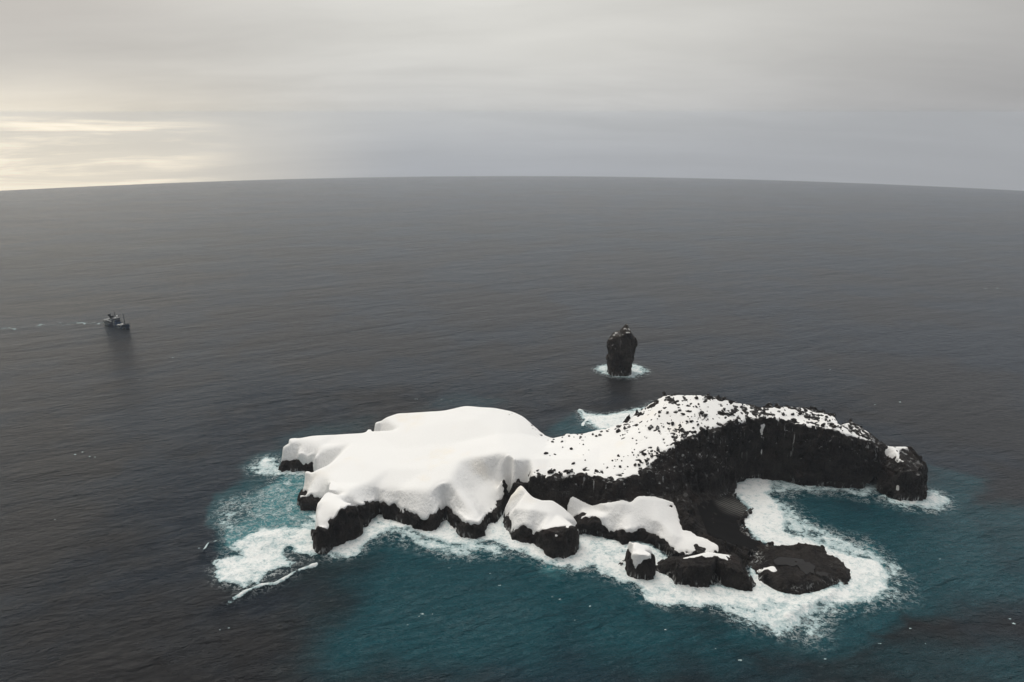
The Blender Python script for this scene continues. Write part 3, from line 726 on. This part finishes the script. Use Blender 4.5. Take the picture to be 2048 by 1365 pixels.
FO.append(([(1480,958),(1560,950),(1600,962),(1700,970),(1740,950),(1765,985),(1740,1000),(1680,990),(1600,985),(1560,985)], .66, 7, 8))
FO.append(([(1540,985),(1600,1030),(1650,1060),(1700,1080),(1760,1100),(1800,1150),(1820,1190),(1740,1120),(1640,1085),(1570,1050)], .72, 7, 10))
FO.append(([(1770,985),(1790,998),(1832,1000),(1848,985),(1870,983),(1900,1000),(1895,1016),(1860,1023),(1800,1018),(1780,1008)], .82, 5, 7))
FO.append(([(1188,740),(1200,733),(1220,729),(1240,728),(1265,729),(1280,733),(1292,745),(1275,754),(1258,758),(1242,758),(1230,754),(1215,746)], .78, 6, 4))
FO.append(([(1162,820),(1180,826),(1215,828),(1260,820),(1300,815),(1290,840),(1240,858),(1200,862),(1168,852),(1178,838)], 1.0, 6, 3))
FO.append(([(1290,820),(1295,812),(1320,800),(1330,850),(1200,865)], .6, 5, 5))
FL = [([(448,1210),(490,1187),(524,1174)], 1.5, .62), ([(524,1174),(549,1170),(579,1157)], 1.25, .92), ([(579,1157),(612,1140),(634,1132)], 1.3, .92),
      ([(410,1104),(418,1090),(432,1086)], .8, .62), ([(800,802),(860,797),(905,803)], .5, .40), ([(1160,820),(1172,834),(1168,852)], 1.6, .9),
      ([(1570,1236),(1598,1218),(1650,1196)], 3.0, .9), ([(780,1248),(815,1246)], .7, .5)]
caps = [(845,1228,1.5),(838,1232,1),(815,1249,1),(865,1230,.8),(432,1105,.8),(398,1098,.8),(150,910,1.2),(180,914,1.2),(165,905,.8),(190,915,.8),(1622,548,3.0),(1972,578,3.0),(1995,577,3.6),(190,523,2.4),(345,716,1.6),(2026,1248,1.5),(2020,1238,.8),(458,1258,.8),(440,1262,.6),(110,1040,.5),(280,760,.9),(700,1290,.5),(1880,1120,1),(1900,1090,.8),(1000,1170,1),(1120,1200,1.5),(1105,1195,1),(1180,1215,1.2),(1150,1242,.8),(900,1140,1),(940,1125,1.2),(980,1150,1),(1430,1300,1.2),(1480,1320,1),(1820,1260,1),(1760,1290,1),(1850,1290,.8),(1330,1260,1),(1650,1320,1),(1700,1060,1),(1750,1050,1),(660,1000,1),(1750,810,.9),(1800,805,1.2),(1660,740,.8)]
def build_sea():
    def grow(a, b, lo, hi, st, f=1.07):
        m = list(np.arange(a, b, st)); s_ = st; l = [m[0]]
        while l[-1] > lo: s_ = min(s_*f, 400); l.append(l[-1]-s_)
        s_ = st; r = [m[-1]]
        while r[-1] < hi: s_ = min(s_*f, 400); r.append(r[-1]+s_)
        return np.array(l[:0:-1]+m+r[1:])
    xs = grow(-290, 340, -6600, 6600, .9); ys = grow(235, 640, -3000, 7000, .9)
    gx, gy = np.meshgrid(xs, ys, indexing='ij'); print('sea', gx.shape)
    # masks on a regular grid
    sx = np.arange(-420, 460, 1.0); sy = np.arange(215, 700, 1.0); mx, my = np.meshgrid(sx, sy, indexing='ij')
    wx = mx+fbm(mx, my, mx*0, 16, 4)*4.2+fbm(mx, my, mx*0+9, 3, 2)*1.2; wy = my+fbm(mx, my, mx*0+5, 16, 4)*4.2+fbm(mx, my, mx*0+19, 3, 2)*1.2
    D = np.zeros(mx.shape, np.float32)
    for poly, den, fi, fo in FO:
        d = polysdf(wx, wy, W3(poly)); D = np.maximum(D, den*(.52*sstep(-d, -fo*1.3, 0)+.48*sstep(-d, -1.5, fi*1.0)))
    for line, w_, den in FL:
        d = linedist(mx+fbm(mx, my, mx*0, 7, 2)*1.2, my+fbm(mx, my, mx*0+5, 7, 2)*1.2, W3(line)); D = np.maximum(D, (den+.42*fbm(mx, my, mx*0+2, 6, 3))*sstep(-d, -w_*1.6, -w_*.3))
    Df = D.copy()
    for k_ in range(14):
        D_ = D
        for ax in (0, 1): D_ = (np.roll(D_, 2, ax)+D_*2+np.roll(D_, -2, ax))/4
        D = D_
    blur = D
    teal = np.zeros(mx.shape, np.float32)
    for poly, den, fi, fo in [
        ([(415,1020),(440,990),(490,960),(540,945),(640,950),(660,1040),(620,1085),(460,1110),(425,1070)], 1.0, 9, 5),
        ([(480,935),(520,910),(560,900),(640,920),(600,960),(500,960)], .5, 8, 8),
        ([(615,1365),(620,1250),(640,1135),(760,1060),(1000,1080),(1200,1130),(1300,1200),(1500,1260),(1540,1365)], .80, 55, 26),  # bottom stretch: a window reflection painted in as teal water
        ([(740,1070),(900,1080),(1010,1090),(1060,1130),(1000,1150),(860,1110)], .72, 10, 9),
        ([(930,1100),(1060,1110),(1200,1160),(1290,1200),(1290,1250),(1180,1200),(1050,1170)], .8, 10, 9),
        ([(1270,1190),(1420,1230),(1560,1275),(1700,1230),(1760,1280),(1650,1330),(1300,1300)], .62, 12, 10),
        ([(1500,970),(1700,985),(1780,1010),(2100,1020),(2100,1200),(1820,1220),(1700,1080),(1560,1040)], .60, 10, 16),
        ([(1850,930),(1960,960),(1950,1030),(1850,1020)], .45, 8, 10),
        ([(1700,1100),(1780,1120),(1820,1190),(1780,1260),(1640,1260),(1600,1200)], .62, 8, 8),
        ([(850,815),(900,790),(1000,800),(960,815)], .25, 6, 16), ([(1090,870),(1150,830),(1200,860),(1130,875)], .55, 5, 9),
        ([(560,880),(640,850),(740,835),(720,870),(560,895)], .28, 6, 14), ([(1500,1365),(1620,1310),(2100,1290),(2100,1400)], .32, 12, 20)]:
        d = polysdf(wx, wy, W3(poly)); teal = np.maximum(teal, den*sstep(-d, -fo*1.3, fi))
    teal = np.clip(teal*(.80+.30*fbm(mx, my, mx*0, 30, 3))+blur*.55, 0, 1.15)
    def samp(A, x, y):
        i = np.clip((x-sx[0]), 0, len(sx)-1.001); j = np.clip((y-sy[0]), 0, len(sy)-1.001); a = i.astype(int); b = j.astype(int); u = i-a; v = j-b
        r = (A[a, b]*(1-u)+A[a+1, b]*u)*(1-v)+(A[a, b+1]*(1-u)+A[a+1, b+1]*u)*v
        return r*((x > sx[0]+2) & (x < sx[-1]-2) & (y > sy[0]+2) & (y < sy[-1]-2))
    def wave(x, y):
        s_ = sstep(y, 180, 235)*(1-sstep(y, 600, 640))*sstep(x, -290, -240)*(1-sstep(x, 290, 340))
        u_ = x*math.cos(.48)+y*math.sin(.48); v_ = y*math.cos(.48)-x*math.sin(.48)
        h = fbm(u_*.35, v_, x*0, 13, 3, .5)*.70+fbm(x*.6+y*.15, y-.15*x, x*0+4, 5, 2)*.22
        # the breaker lines are real crests
        c = linedist(x, y, W3([(430,1215),(490,1186),(524,1173),(549,1169),(579,1156),(612,1139),(634,1131)]))
        h = h+1.3*np.exp(-(c/2.2)**2)
        c = linedist(x, y, W3([(1572,1236),(1600,1217),(1650,1195),(1680,1170)])); h = h+1.6*np.exp(-(c/3.2)**2)
        c = linedist(x, y, W3([(405,1108),(418,1092),(440,1086)])); h = h+1.2*np.exp(-(c/2.2)**2)
        return h*s_
    z = seaz(gx, gy)+wave(gx, gy)
    idx = np.arange(gx.size).reshape(gx.shape); Q = np.stack([idx[:-1, :-1], idx[1:, :-1], idx[1:, 1:], idx[:-1, 1:]], -1).reshape(-1, 4)
    V = np.stack([gx, gy, z], -1).reshape(-1, 3)
    m, g, b, o = newmat('sea_water')
    p = N(m.node_tree, 'ShaderNodeNewGeometry').outputs['Position']
    at_ = N(m.node_tree, 'ShaderNodeAttribute', attribute_name='aerated_and_reflection').outputs['Fac']
    n = g.noise(p, .05, 4, .6); nf = g.noise(g.map(p, (.6, 1.3, 1)), .35, 5, .65)
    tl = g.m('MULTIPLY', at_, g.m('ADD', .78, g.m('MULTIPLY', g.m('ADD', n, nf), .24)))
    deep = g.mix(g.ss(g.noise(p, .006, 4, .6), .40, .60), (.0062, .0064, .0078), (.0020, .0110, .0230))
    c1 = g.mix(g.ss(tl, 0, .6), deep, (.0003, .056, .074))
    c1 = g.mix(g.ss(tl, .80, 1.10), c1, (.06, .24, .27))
    # thin torn foam lying in the surface
    fo = N(m.node_tree, 'ShaderNodeAttribute', attribute_name='froth').outputs['Fac']
    wv = g.v('ADD', p, g.v('SCALE', g.noise(p, .10, 4, .6, 0, 1), 9.0))
    f1 = g.noise(g.aniso(wv, -.2, .7, 1.15), .30, 5, .66)
    vein = g.m('ABSOLUTE', g.m('SUBTRACT', f1, .5))
    vm = g.m('MULTIPLY', g.ss(vein, .055, .0), g.ss(fo, .03, .5))
    vm2 = g.m('MULTIPLY', vm, g.ss(g.noise(p, .22, 3, .5), .35, .6))
    g.put(b.inputs['Base Color'], g.mix(g.m('MULTIPLY', vm2, .75), c1, (.62, .66, .66)))
    big = g.noise(g.map(p, (.35, 1, 1), (0, 0, .15)), .012, 4, .6)
    g.put(b.inputs['Roughness'], g.m('ADD', g.m('ADD', .14, g.m('MULTIPLY', big, .12)), g.m('MULTIPLY', vm2, .4)))
    b.inputs['IOR'].default_value = 1.33
    w1 = g.noise(g.aniso(p, .48, .28, 1.0), .058, 3, .5, .4)
    w2 = g.noise(g.aniso(p, .30, .42, 1.25), .20, 5, .62, .5)
    w3 = g.noise(g.aniso(p, -.25, .5, 1.2), .13, 4, .6, .3)
    w0 = g.noise(g.aniso(p, .42, .25, 1.0), .022, 3, .5, .3)
    hgt = g.m('ADD', g.m('ADD', g.m('MULTIPLY', w0, 9.0), g.m('MULTIPLY', w1, 9.0)), g.m('ADD', g.m('MULTIPLY', w2, 6.0), g.m('MULTIPLY', w3, 2.2)))
    hgt = g.m('ADD', hgt, g.m('MULTIPLY', g.noise(g.aniso(p, .1, .7, 1.3), .42, 3, .6, .4), 2.8))
    bp = N(m.node_tree, 'ShaderNodeBump'); bp.inputs['Strength'].default_value = 1.0; bp.inputs['Distance'].default_value = 1.0
    g.put(bp.inputs['Height'], hgt); g.put(b.inputs['Normal'], bp.outputs[0])
    sea = mesh_from('water', V, Q, m, smooth=True, curve=False); tag(sea, kind='structure')
    a = sea.data.attributes.new('aerated_and_reflection', 'FLOAT', 'POINT'); a.data.foreach_set('value', samp(teal, gx, gy).astype(np.float32).ravel())
    a = sea.data.attributes.new('froth', 'FLOAT', 'POINT'); a.data.foreach_set('value', np.maximum(samp(blur, gx, gy)*1.1, samp(teal, gx, gy)*.13).astype(np.float32).ravel())
    # the foam: lumpy sheet riding on the sea, torn into holes and threads
    fx = np.arange(-300, 345, .55); fy = np.arange(255, 690, .55); hx, hy = np.meshgrid(fx, fy, indexing='ij')
    d = samp(Df, hx, hy)
    keep = (d > .06)
    for mass in (isl, oc, it, bl, pf):
        tt = mass.at(hx, hy, mass.sd.astype(np.float32)); inside = (hx > mass.xs[0]) & (hx < mass.xs[-1]) & (hy > mass.ys[0]) & (hy < mass.ys[-1])
        keep &= ~(inside & (tt < -3.5))
        if mass is isl: isd = np.where(inside, tt, 20)
    lump = np.abs(fbm(hx, hy, hx*0, 2.6, 3, .6))*.9+fbm(hx, hy, hx*0+3, 6, 2)*.35
    zf = seaz(hx, hy)+wave(hx, hy)+.18+np.clip(d-.35, 0, 1)*(.35+lump*.9)
    idx = np.arange(hx.size).reshape(hx.shape); Qf = np.stack([idx[:-1, :-1], idx[1:, :-1], idx[1:, 1:], idx[:-1, 1:]], -1)[keep[:-1, :-1]]
    Vf = np.stack([hx, hy, zf], -1).reshape(-1, 3)
    # whitecaps far out: little lens sheets in the same stuff
    ex = []; exd = []; eq = []; base_i = len(Vf)
    for (u, v, s_) in caps:
        c = atz(u, v); n0 = base_i+len(ex); k = 9
        for i in range(k):
            for j in range(5):
                x = c[0]+(i-4)/4*s_*1.6; y = c[1]+(j-2)/2*s_*.7+.2*(i-4)**2*s_*.06
                r_ = math.hypot((i-4)/4, (j-2)/2)
                ex.append((x, y, seaz(x, y)+float(wave(np.array([x]), np.array([y]))[0])+.15+.25*max(0, 1-r_))); exd.append(max(0, .72-r_*.55)+random.uniform(-.12, .12))
        for i in range(k-1):
            for j in range(4):
                a_ = n0+i*5+j; eq.append((a_, a_+5, a_+6, a_+1))
    wk = [(212,648.5),(190,647.5),(150,647.5),(110,650),(70,652),(30,657),(-40,664)]
    n0 = base_i+len(ex); wp_ = dens(wk, 4)
    for i, (u, v) in enumerate(wp_):
        c = atz(u, v); hw = 4.0+i*.2
        for j in range(4): ex.append((c[0], c[1]+(j-1.5)/1.5*hw, seaz(c[0], c[1])+.4)); exd.append(([.34, .44, .44, .34][j])*(1-.35*i/len(wp_)))
        if i:
            for j in range(3): a_ = n0+(i-1)*4+j; eq.append((a_, a_+4, a_+5, a_+1))
    Vf = np.concatenate([Vf, np.array(ex)]); dn = np.concatenate([d.ravel(), np.array(exd)]); Qf = np.concatenate([Qf, np.array(eq)])
    m, g, b, o = newmat('sea_foam')
    p = N(m.node_tree, 'ShaderNodeNewGeometry').outputs['Position']
    dd = N(m.node_tree, 'ShaderNodeAttribute', attribute_name='foam_cover').outputs['Fac']
    wv = g.v('ADD', p, g.v('SCALE', g.noise(p, .11, 5, .65, 0, 1), 9.0))
    f1 = g.noise(g.aniso(wv, -.2, .7, 1.15), .34, 6, .66)
    vein = g.m('SUBTRACT', .5, g.m('MULTIPLY', g.m('ABSOLUTE', g.m('SUBTRACT', f1, .5)), 4.0))     # .5 on the thread, falling away
    patch = g.noise(wv, .16, 5, .65)
    val = g.m('ADD', g.m('ADD', g.m('MULTIPLY', vein, 1.1), g.m('MULTIPLY', g.m('SUBTRACT', patch, .5), 3.2)), g.m('MULTIPLY', g.m('SUBTRACT', dd, .57), 2.7))
    alpha = g.ss(val, -.10, .55)
    g.put(b.inputs['Alpha'], alpha)
    g.put(b.inputs['Base Color'], g.mix(g.ss(g.m('ADD', val, g.m('MULTIPLY', g.m('SUBTRACT', g.noise(wv, .8, 6, .7), .5), 2.2)), .2, 1.7), (.34, .46, .48), (.79, .81, .80))); b.inputs['Roughness'].default_value = .8
    b.inputs['Specular IOR Level'].default_value = .2
    bp = N(m.node_tree, 'ShaderNodeBump'); bp.inputs['Strength'].default_value = .7; bp.inputs['Distance'].default_value = .6
    g.put(bp.inputs['Height'], g.m('ADD', f1, g.noise(p, 1.4, 5, .7))); g.put(b.inputs['Normal'], bp.outputs[0])
    used = np.unique(Qf)
    fo = mesh_from('foam', Vf, Qf, m, smooth=True, curve=False)
    a = fo.data.attributes.new('foam_cover', 'FLOAT', 'POINT'); a.data.foreach_set('value', dn[used].astype(np.float32))
    tag(fo, 'white surf and foam churned up around the rocks', 'foam', kind='stuff')
build_sea()

# ------------------------------------------------------------------ the ship
def ship():
    bow, stern = atz(259.5, 659.5), atz(214, 648.5)
    d = bow-stern; L = float(math.hypot(d[0], d[1])); ang = math.atan2(d[1], d[0]); print('ship length', L)
    mid = (bow+stern)/2
    root = empty('ship', (float(mid[0]), float(mid[1]), float(seaz(mid[0], mid[1])+.2)), ang)
    tag(root, 'small dark camouflage-painted ship with two masts sailing on the open sea at left', 'ship')
    K = L/50.0
    def pm(name, cols, rough=.5, scale=.12, sharp=True):
        m, g, b, o = newmat(name); p = N(m.node_tree, 'ShaderNodeTexCoord').outputs['Object']
        if len(cols) > 1:
            n = g.noise(g.map(p, (1, .4, 1.5), (0, .5, 0)), scale, 1, .4, .6)
            c = g.mix(g.ss(n, .42, .44), cols[0], cols[1])
            for i, cc in enumerate(cols[2:]): c = g.mix(g.ss(n, .52+.09*i, .535+.09*i), c, cc)
            g.put(b.inputs['Base Color'], c)
        else: g.put(b.inputs['Base Color'], cols[0])
        b.inputs['Roughness'].default_value = rough; return m
    camo = pm('camouflage_paint', [(.012,.015,.028), (.012,.04,.09), (.18,.20,.20), (.01,.012,.016)])
    dark = pm('dark_paint', [(.018,.022,.026)]); grey = pm('grey_paint', [(.11,.12,.125)]); white = pm('white_paint', [(.72,.73,.72)])
    deckm = pm('deck_paint', [(.05,.06,.058)]); glass = pm('window_glass', [(.01,.012,.014)], .1)
    def box(name, x0, x1, y0, y1, z0, z1, mat, par=root, tx=0.0, ty=0.0):
        V = []
        for z, a, b_ in ((z0, 0, 0), (z1, tx, ty)):
            V += [(x0+a, y0+b_, z), (x1-a, y0+b_, z), (x1-a, y1-b_, z), (x0+a, y1-b_, z)]
        Q = [(0, 3, 2, 1), (4, 5, 6, 7)]+[(i, (i+1) % 4, 4+(i+1) % 4, 4+i) for i in range(4)]
        me = bpy.data.meshes.new(name); me.from_pydata([tuple(K*c for c in q) for q in V], [], Q); me.materials.append(mat)
        o = bpy.data.objects.new(name, me); C.objects.link(o); o.parent = par
        bv = o.modifiers.new('b', 'BEVEL'); bv.width = .12*K; return o
    def tube(name, a, b_, r0, r1, mat, par=root, n=10):
        a, b_ = Vector(a)*K, Vector(b_)*K; ax = (b_-a).normalized(); s1 = ax.orthogonal().normalized(); s2 = ax.cross(s1); V = []
        for c, r in ((a, r0), (b_, r1)):
            V += [tuple(c+(s1*math.cos(t)+s2*math.sin(t))*r*K) for t in [2*math.pi*i/n for i in range(n)]]
        F = [(i, (i+1) % n, n+(i+1) % n, n+i) for i in range(n)]+[tuple(range(n))[::-1], tuple(range(n, 2*n))]
        me = bpy.data.meshes.new(name); me.from_pydata(V, [], F); me.materials.append(mat)
        o = bpy.data.objects.new(name, me); C.objects.link(o); o.parent = par; return o
    def dome(name, c, r, mat, sq=1.0):
        V = [(c[0]*K, c[1]*K, (c[2]+r*sq)*K)]; n, m_ = 14, 8
        for j in range(1, m_):
            for i in range(n):
                th = math.pi*j/m_; ph = 2*math.pi*i/n
                V.append(((c[0]+r*math.sin(th)*math.cos(ph))*K, (c[1]+r*math.sin(th)*math.sin(ph))*K, (c[2]+r*sq*math.cos(th))*K))
        V.append((c[0]*K, c[1]*K, (c[2]-r*sq)*K)); e = len(V)-1
        F = [(0, 1+i, 1+(i+1) % n) for i in range(n)]
        for j in range(m_-2):
            for i in range(n):
                a = 1+j*n+i; b_ = 1+j*n+(i+1) % n; F.append((a, a+n, b_+n, b_))
        F += [(e, e-n+(i+1) % n, e-n+i) for i in range(n)]
        me = bpy.data.meshes.new(name); me.from_pydata(V, [], F); me.materials.append(mat)
        for q in me.polygons: q.use_smooth = True
        o = bpy.data.objects.new(name, me); C.objects.link(o); o.parent = root; return o
    # hull lofted from stations: x, half-breadth at water, half-breadth at deck, deck height
    st = [(-25.5,2.6,4.2,6.0),(-23,3.6,4.8,5.2),(-18,4.4,5.0,4.3),(-10,4.9,5.1,4.0),(0,4.9,5.1,4.0),(8,4.4,4.9,4.2),(14,3.3,4.4,5.2),(19,1.9,3.4,6.2),(23,.7,2.0,7.2),(25.2,.1,.7,8.0)]
    V, F = [], []
    for x, w, dk, h in st:
        V += [(x-(.8 if x > 20 else 0), 0, -2.5), (x-(.5 if x > 20 else 0), w, -.3), (x, (w+dk)/2, h*.5), (x+(.5 if x > 20 else 0), dk, h), (x+(.5 if x > 20 else 0), dk-.25, h), (x+(.3 if x > 20 else 0), max(dk-.3, .05), h-1.0)]
        V += [(x-(.5 if x > 20 else 0), -w, -.3), (x, -(w+dk)/2, h*.5), (x+(.5 if x > 20 else 0), -dk, h), (x+(.5 if x > 20 else 0), -dk+.25, h), (x+(.3 if x > 20 else 0), -max(dk-.3, .05), h-1.0)]
    n = 11
    for i in range(len(st)-1):
        a, b_ = i*n, (i+1)*n
        for q in range(5): F.append((a+q, b_+q, b_+q+1, a+q+1))
        prev = 0
        for q in (6, 7, 8, 9, 10): F.append((a+prev, a+q, b_+q, b_+prev)); prev = q
    for a in (0, (len(st)-1)*n): F.append((a, a+1, a+2, a+3, a+4, a+5, a+10, a+9, a+8, a+7, a+6))
    me = bpy.data.meshes.new('hull'); me.from_pydata([tuple(K*c for c in q) for q in V], [], F); me.materials.append(camo)
    o = bpy.data.objects.new('hull', me); C.objects.link(o); o.parent = root
    V, F = [], []
    for x, w, dk, h in st: V += [(x, max(dk-.35, .05), h-.95), (x, -max(dk-.35, .05), h-.95)]
    for i in range(len(st)-1): F.append((2*i, 2*i+1, 2*i+3, 2*i+2))
    me = bpy.data.meshes.new('deck'); me.from_pydata([tuple(K*c for c in q) for q in V], [], F); me.materials.append(deckm)
    o = bpy.data.objects.new('deck', me); C.objects.link(o); o.parent = root
    box('deckhouse', -17, 3, -3.8, 3.8, 3.1, 6.3, camo, ty=.2)
    b2 = box('superstructure', -13, 1.5, -3.2, 3.2, 6.3, 9.0, camo, ty=.2)
    br = box('bridge', -5, 1.6, -3.6, 3.6, 9.0, 11.4, grey, tx=.3, ty=.2)
    w = box('bridge_window', 1.42, 1.62, -3.1, 3.1, 10.0, 10.8, glass, br)
    for sy in (-1, 1): box('bridge_window', -4.2, .8, sy*3.53-.06, sy*3.53+.06, 10.0, 10.8, glass, br)
    box('funnel', -12, -8, -1.6, 1.6, 9.0, 13.4, dark, tx=.5, ty=.3)
    box('helicopter_deck', -25, -17.3, -4.6, 4.6, 6.5, 6.9, grey)
    for sx_ in (-24, -18.5):
        for sy in (-4, 4): tube('deck_post', (sx_, sy, 4.0), (sx_, sy, 6.5), .18, .18, dark)
    mm = tube('main_mast', (-3, 0, 11.4), (-3, 0, 21), .45, .18, dark)
    tube('yard', (-3, -3, 16), (-3, 3, 16), .16, .16, dark, mm); tube('yard', (-3, -1.8, 18.5), (-3, 1.8, 18.5), .12, .12, dark, mm)
    tube('stay', (-3, 0, 19), (16.8, 0, 17), .05, .05, dark, mm)
    fm = tube('foremast', (16.5, 0, 5), (16.5, 0, 20), .5, .2, dark)
    tube('boom', (16.3, 0, 7), (8, 0, 11), .22, .16, dark, fm); tube('yard', (16.5, -2, 17), (16.5, 2, 17), .14, .14, dark, fm)
    tube('stay', (16.6, 0, 19), (25, 0, 8), .05, .05, dark, fm)
    dome('radar_dome', (-15, 0, 13.2), 2.1, dark); tube('dome_stand', (-15, 0, 6.3), (-15, 0, 11.6), .7, .6, dark)
    dome('radar_dome', (-1.5, 1.7, 13.4), .95, white); dome('radar_dome', (.3, -1.8, 12.4), .75, white)
    for x, y in ((5.5, 2.1), (5.5, -2.1), (10.5, 1.6), (10.5, -1.6)):
        h = box('inflatable_boat', x-2.2, x+2.2, y-1.0, y+1.0, 3.3, 4.4, white, tx=.35, ty=.15)
        box('boat_console', x-.5, x+.4, y-.35, y+.35, 4.4, 5.2, grey, h)
    box('hatch', 12.5, 14.5, -1.2, 1.2, 4.2, 5.3, grey); box('winch', 18, 20, -.9, .9, 5.2, 6.4, dark)
    for x in (-16, -12.5, -9):
        for sy in (-1, 1): box('life_raft', x, x+1.6, sy*3.4-.4, sy*3.4+.4, 6.3, 7.1, white)
    tube('crane', (-20, 2.8, 6.9), (-17.5, 2.8, 11.5), .35, .25, grey)
ship()

# ------------------------------------------------------------------ the air
def haze():
    m = bpy.data.materials.new('sea_air'); m.use_nodes = True; t = m.node_tree; t.nodes.clear()
    v = N(t, 'ShaderNodeVolumePrincipled'); o = N(t, 'ShaderNodeOutputMaterial'); t.links.new(v.outputs[0], o.inputs['Volume'])
    v.inputs['Color'].default_value = (.80, .89, 1.0, 1); v.inputs['Density'].default_value = HAZE; v.inputs['Anisotropy'].default_value = .1
    L = 7600; z0, z1 = -900, H+12
    V = np.array([(x, y, z) for z in (z0, z1) for y in (-L, L) for x in (-L, L)], float)
    Q = np.array([(0, 2, 3, 1), (4, 5, 7, 6), (0, 1, 5, 4), (2, 6, 7, 3), (0, 4, 6, 2), (1, 3, 7, 5)])
    o = mesh_from('haze', V, Q, m, curve=False); tag(o, kind='stuff')
HAZE = 5.2e-5
haze()
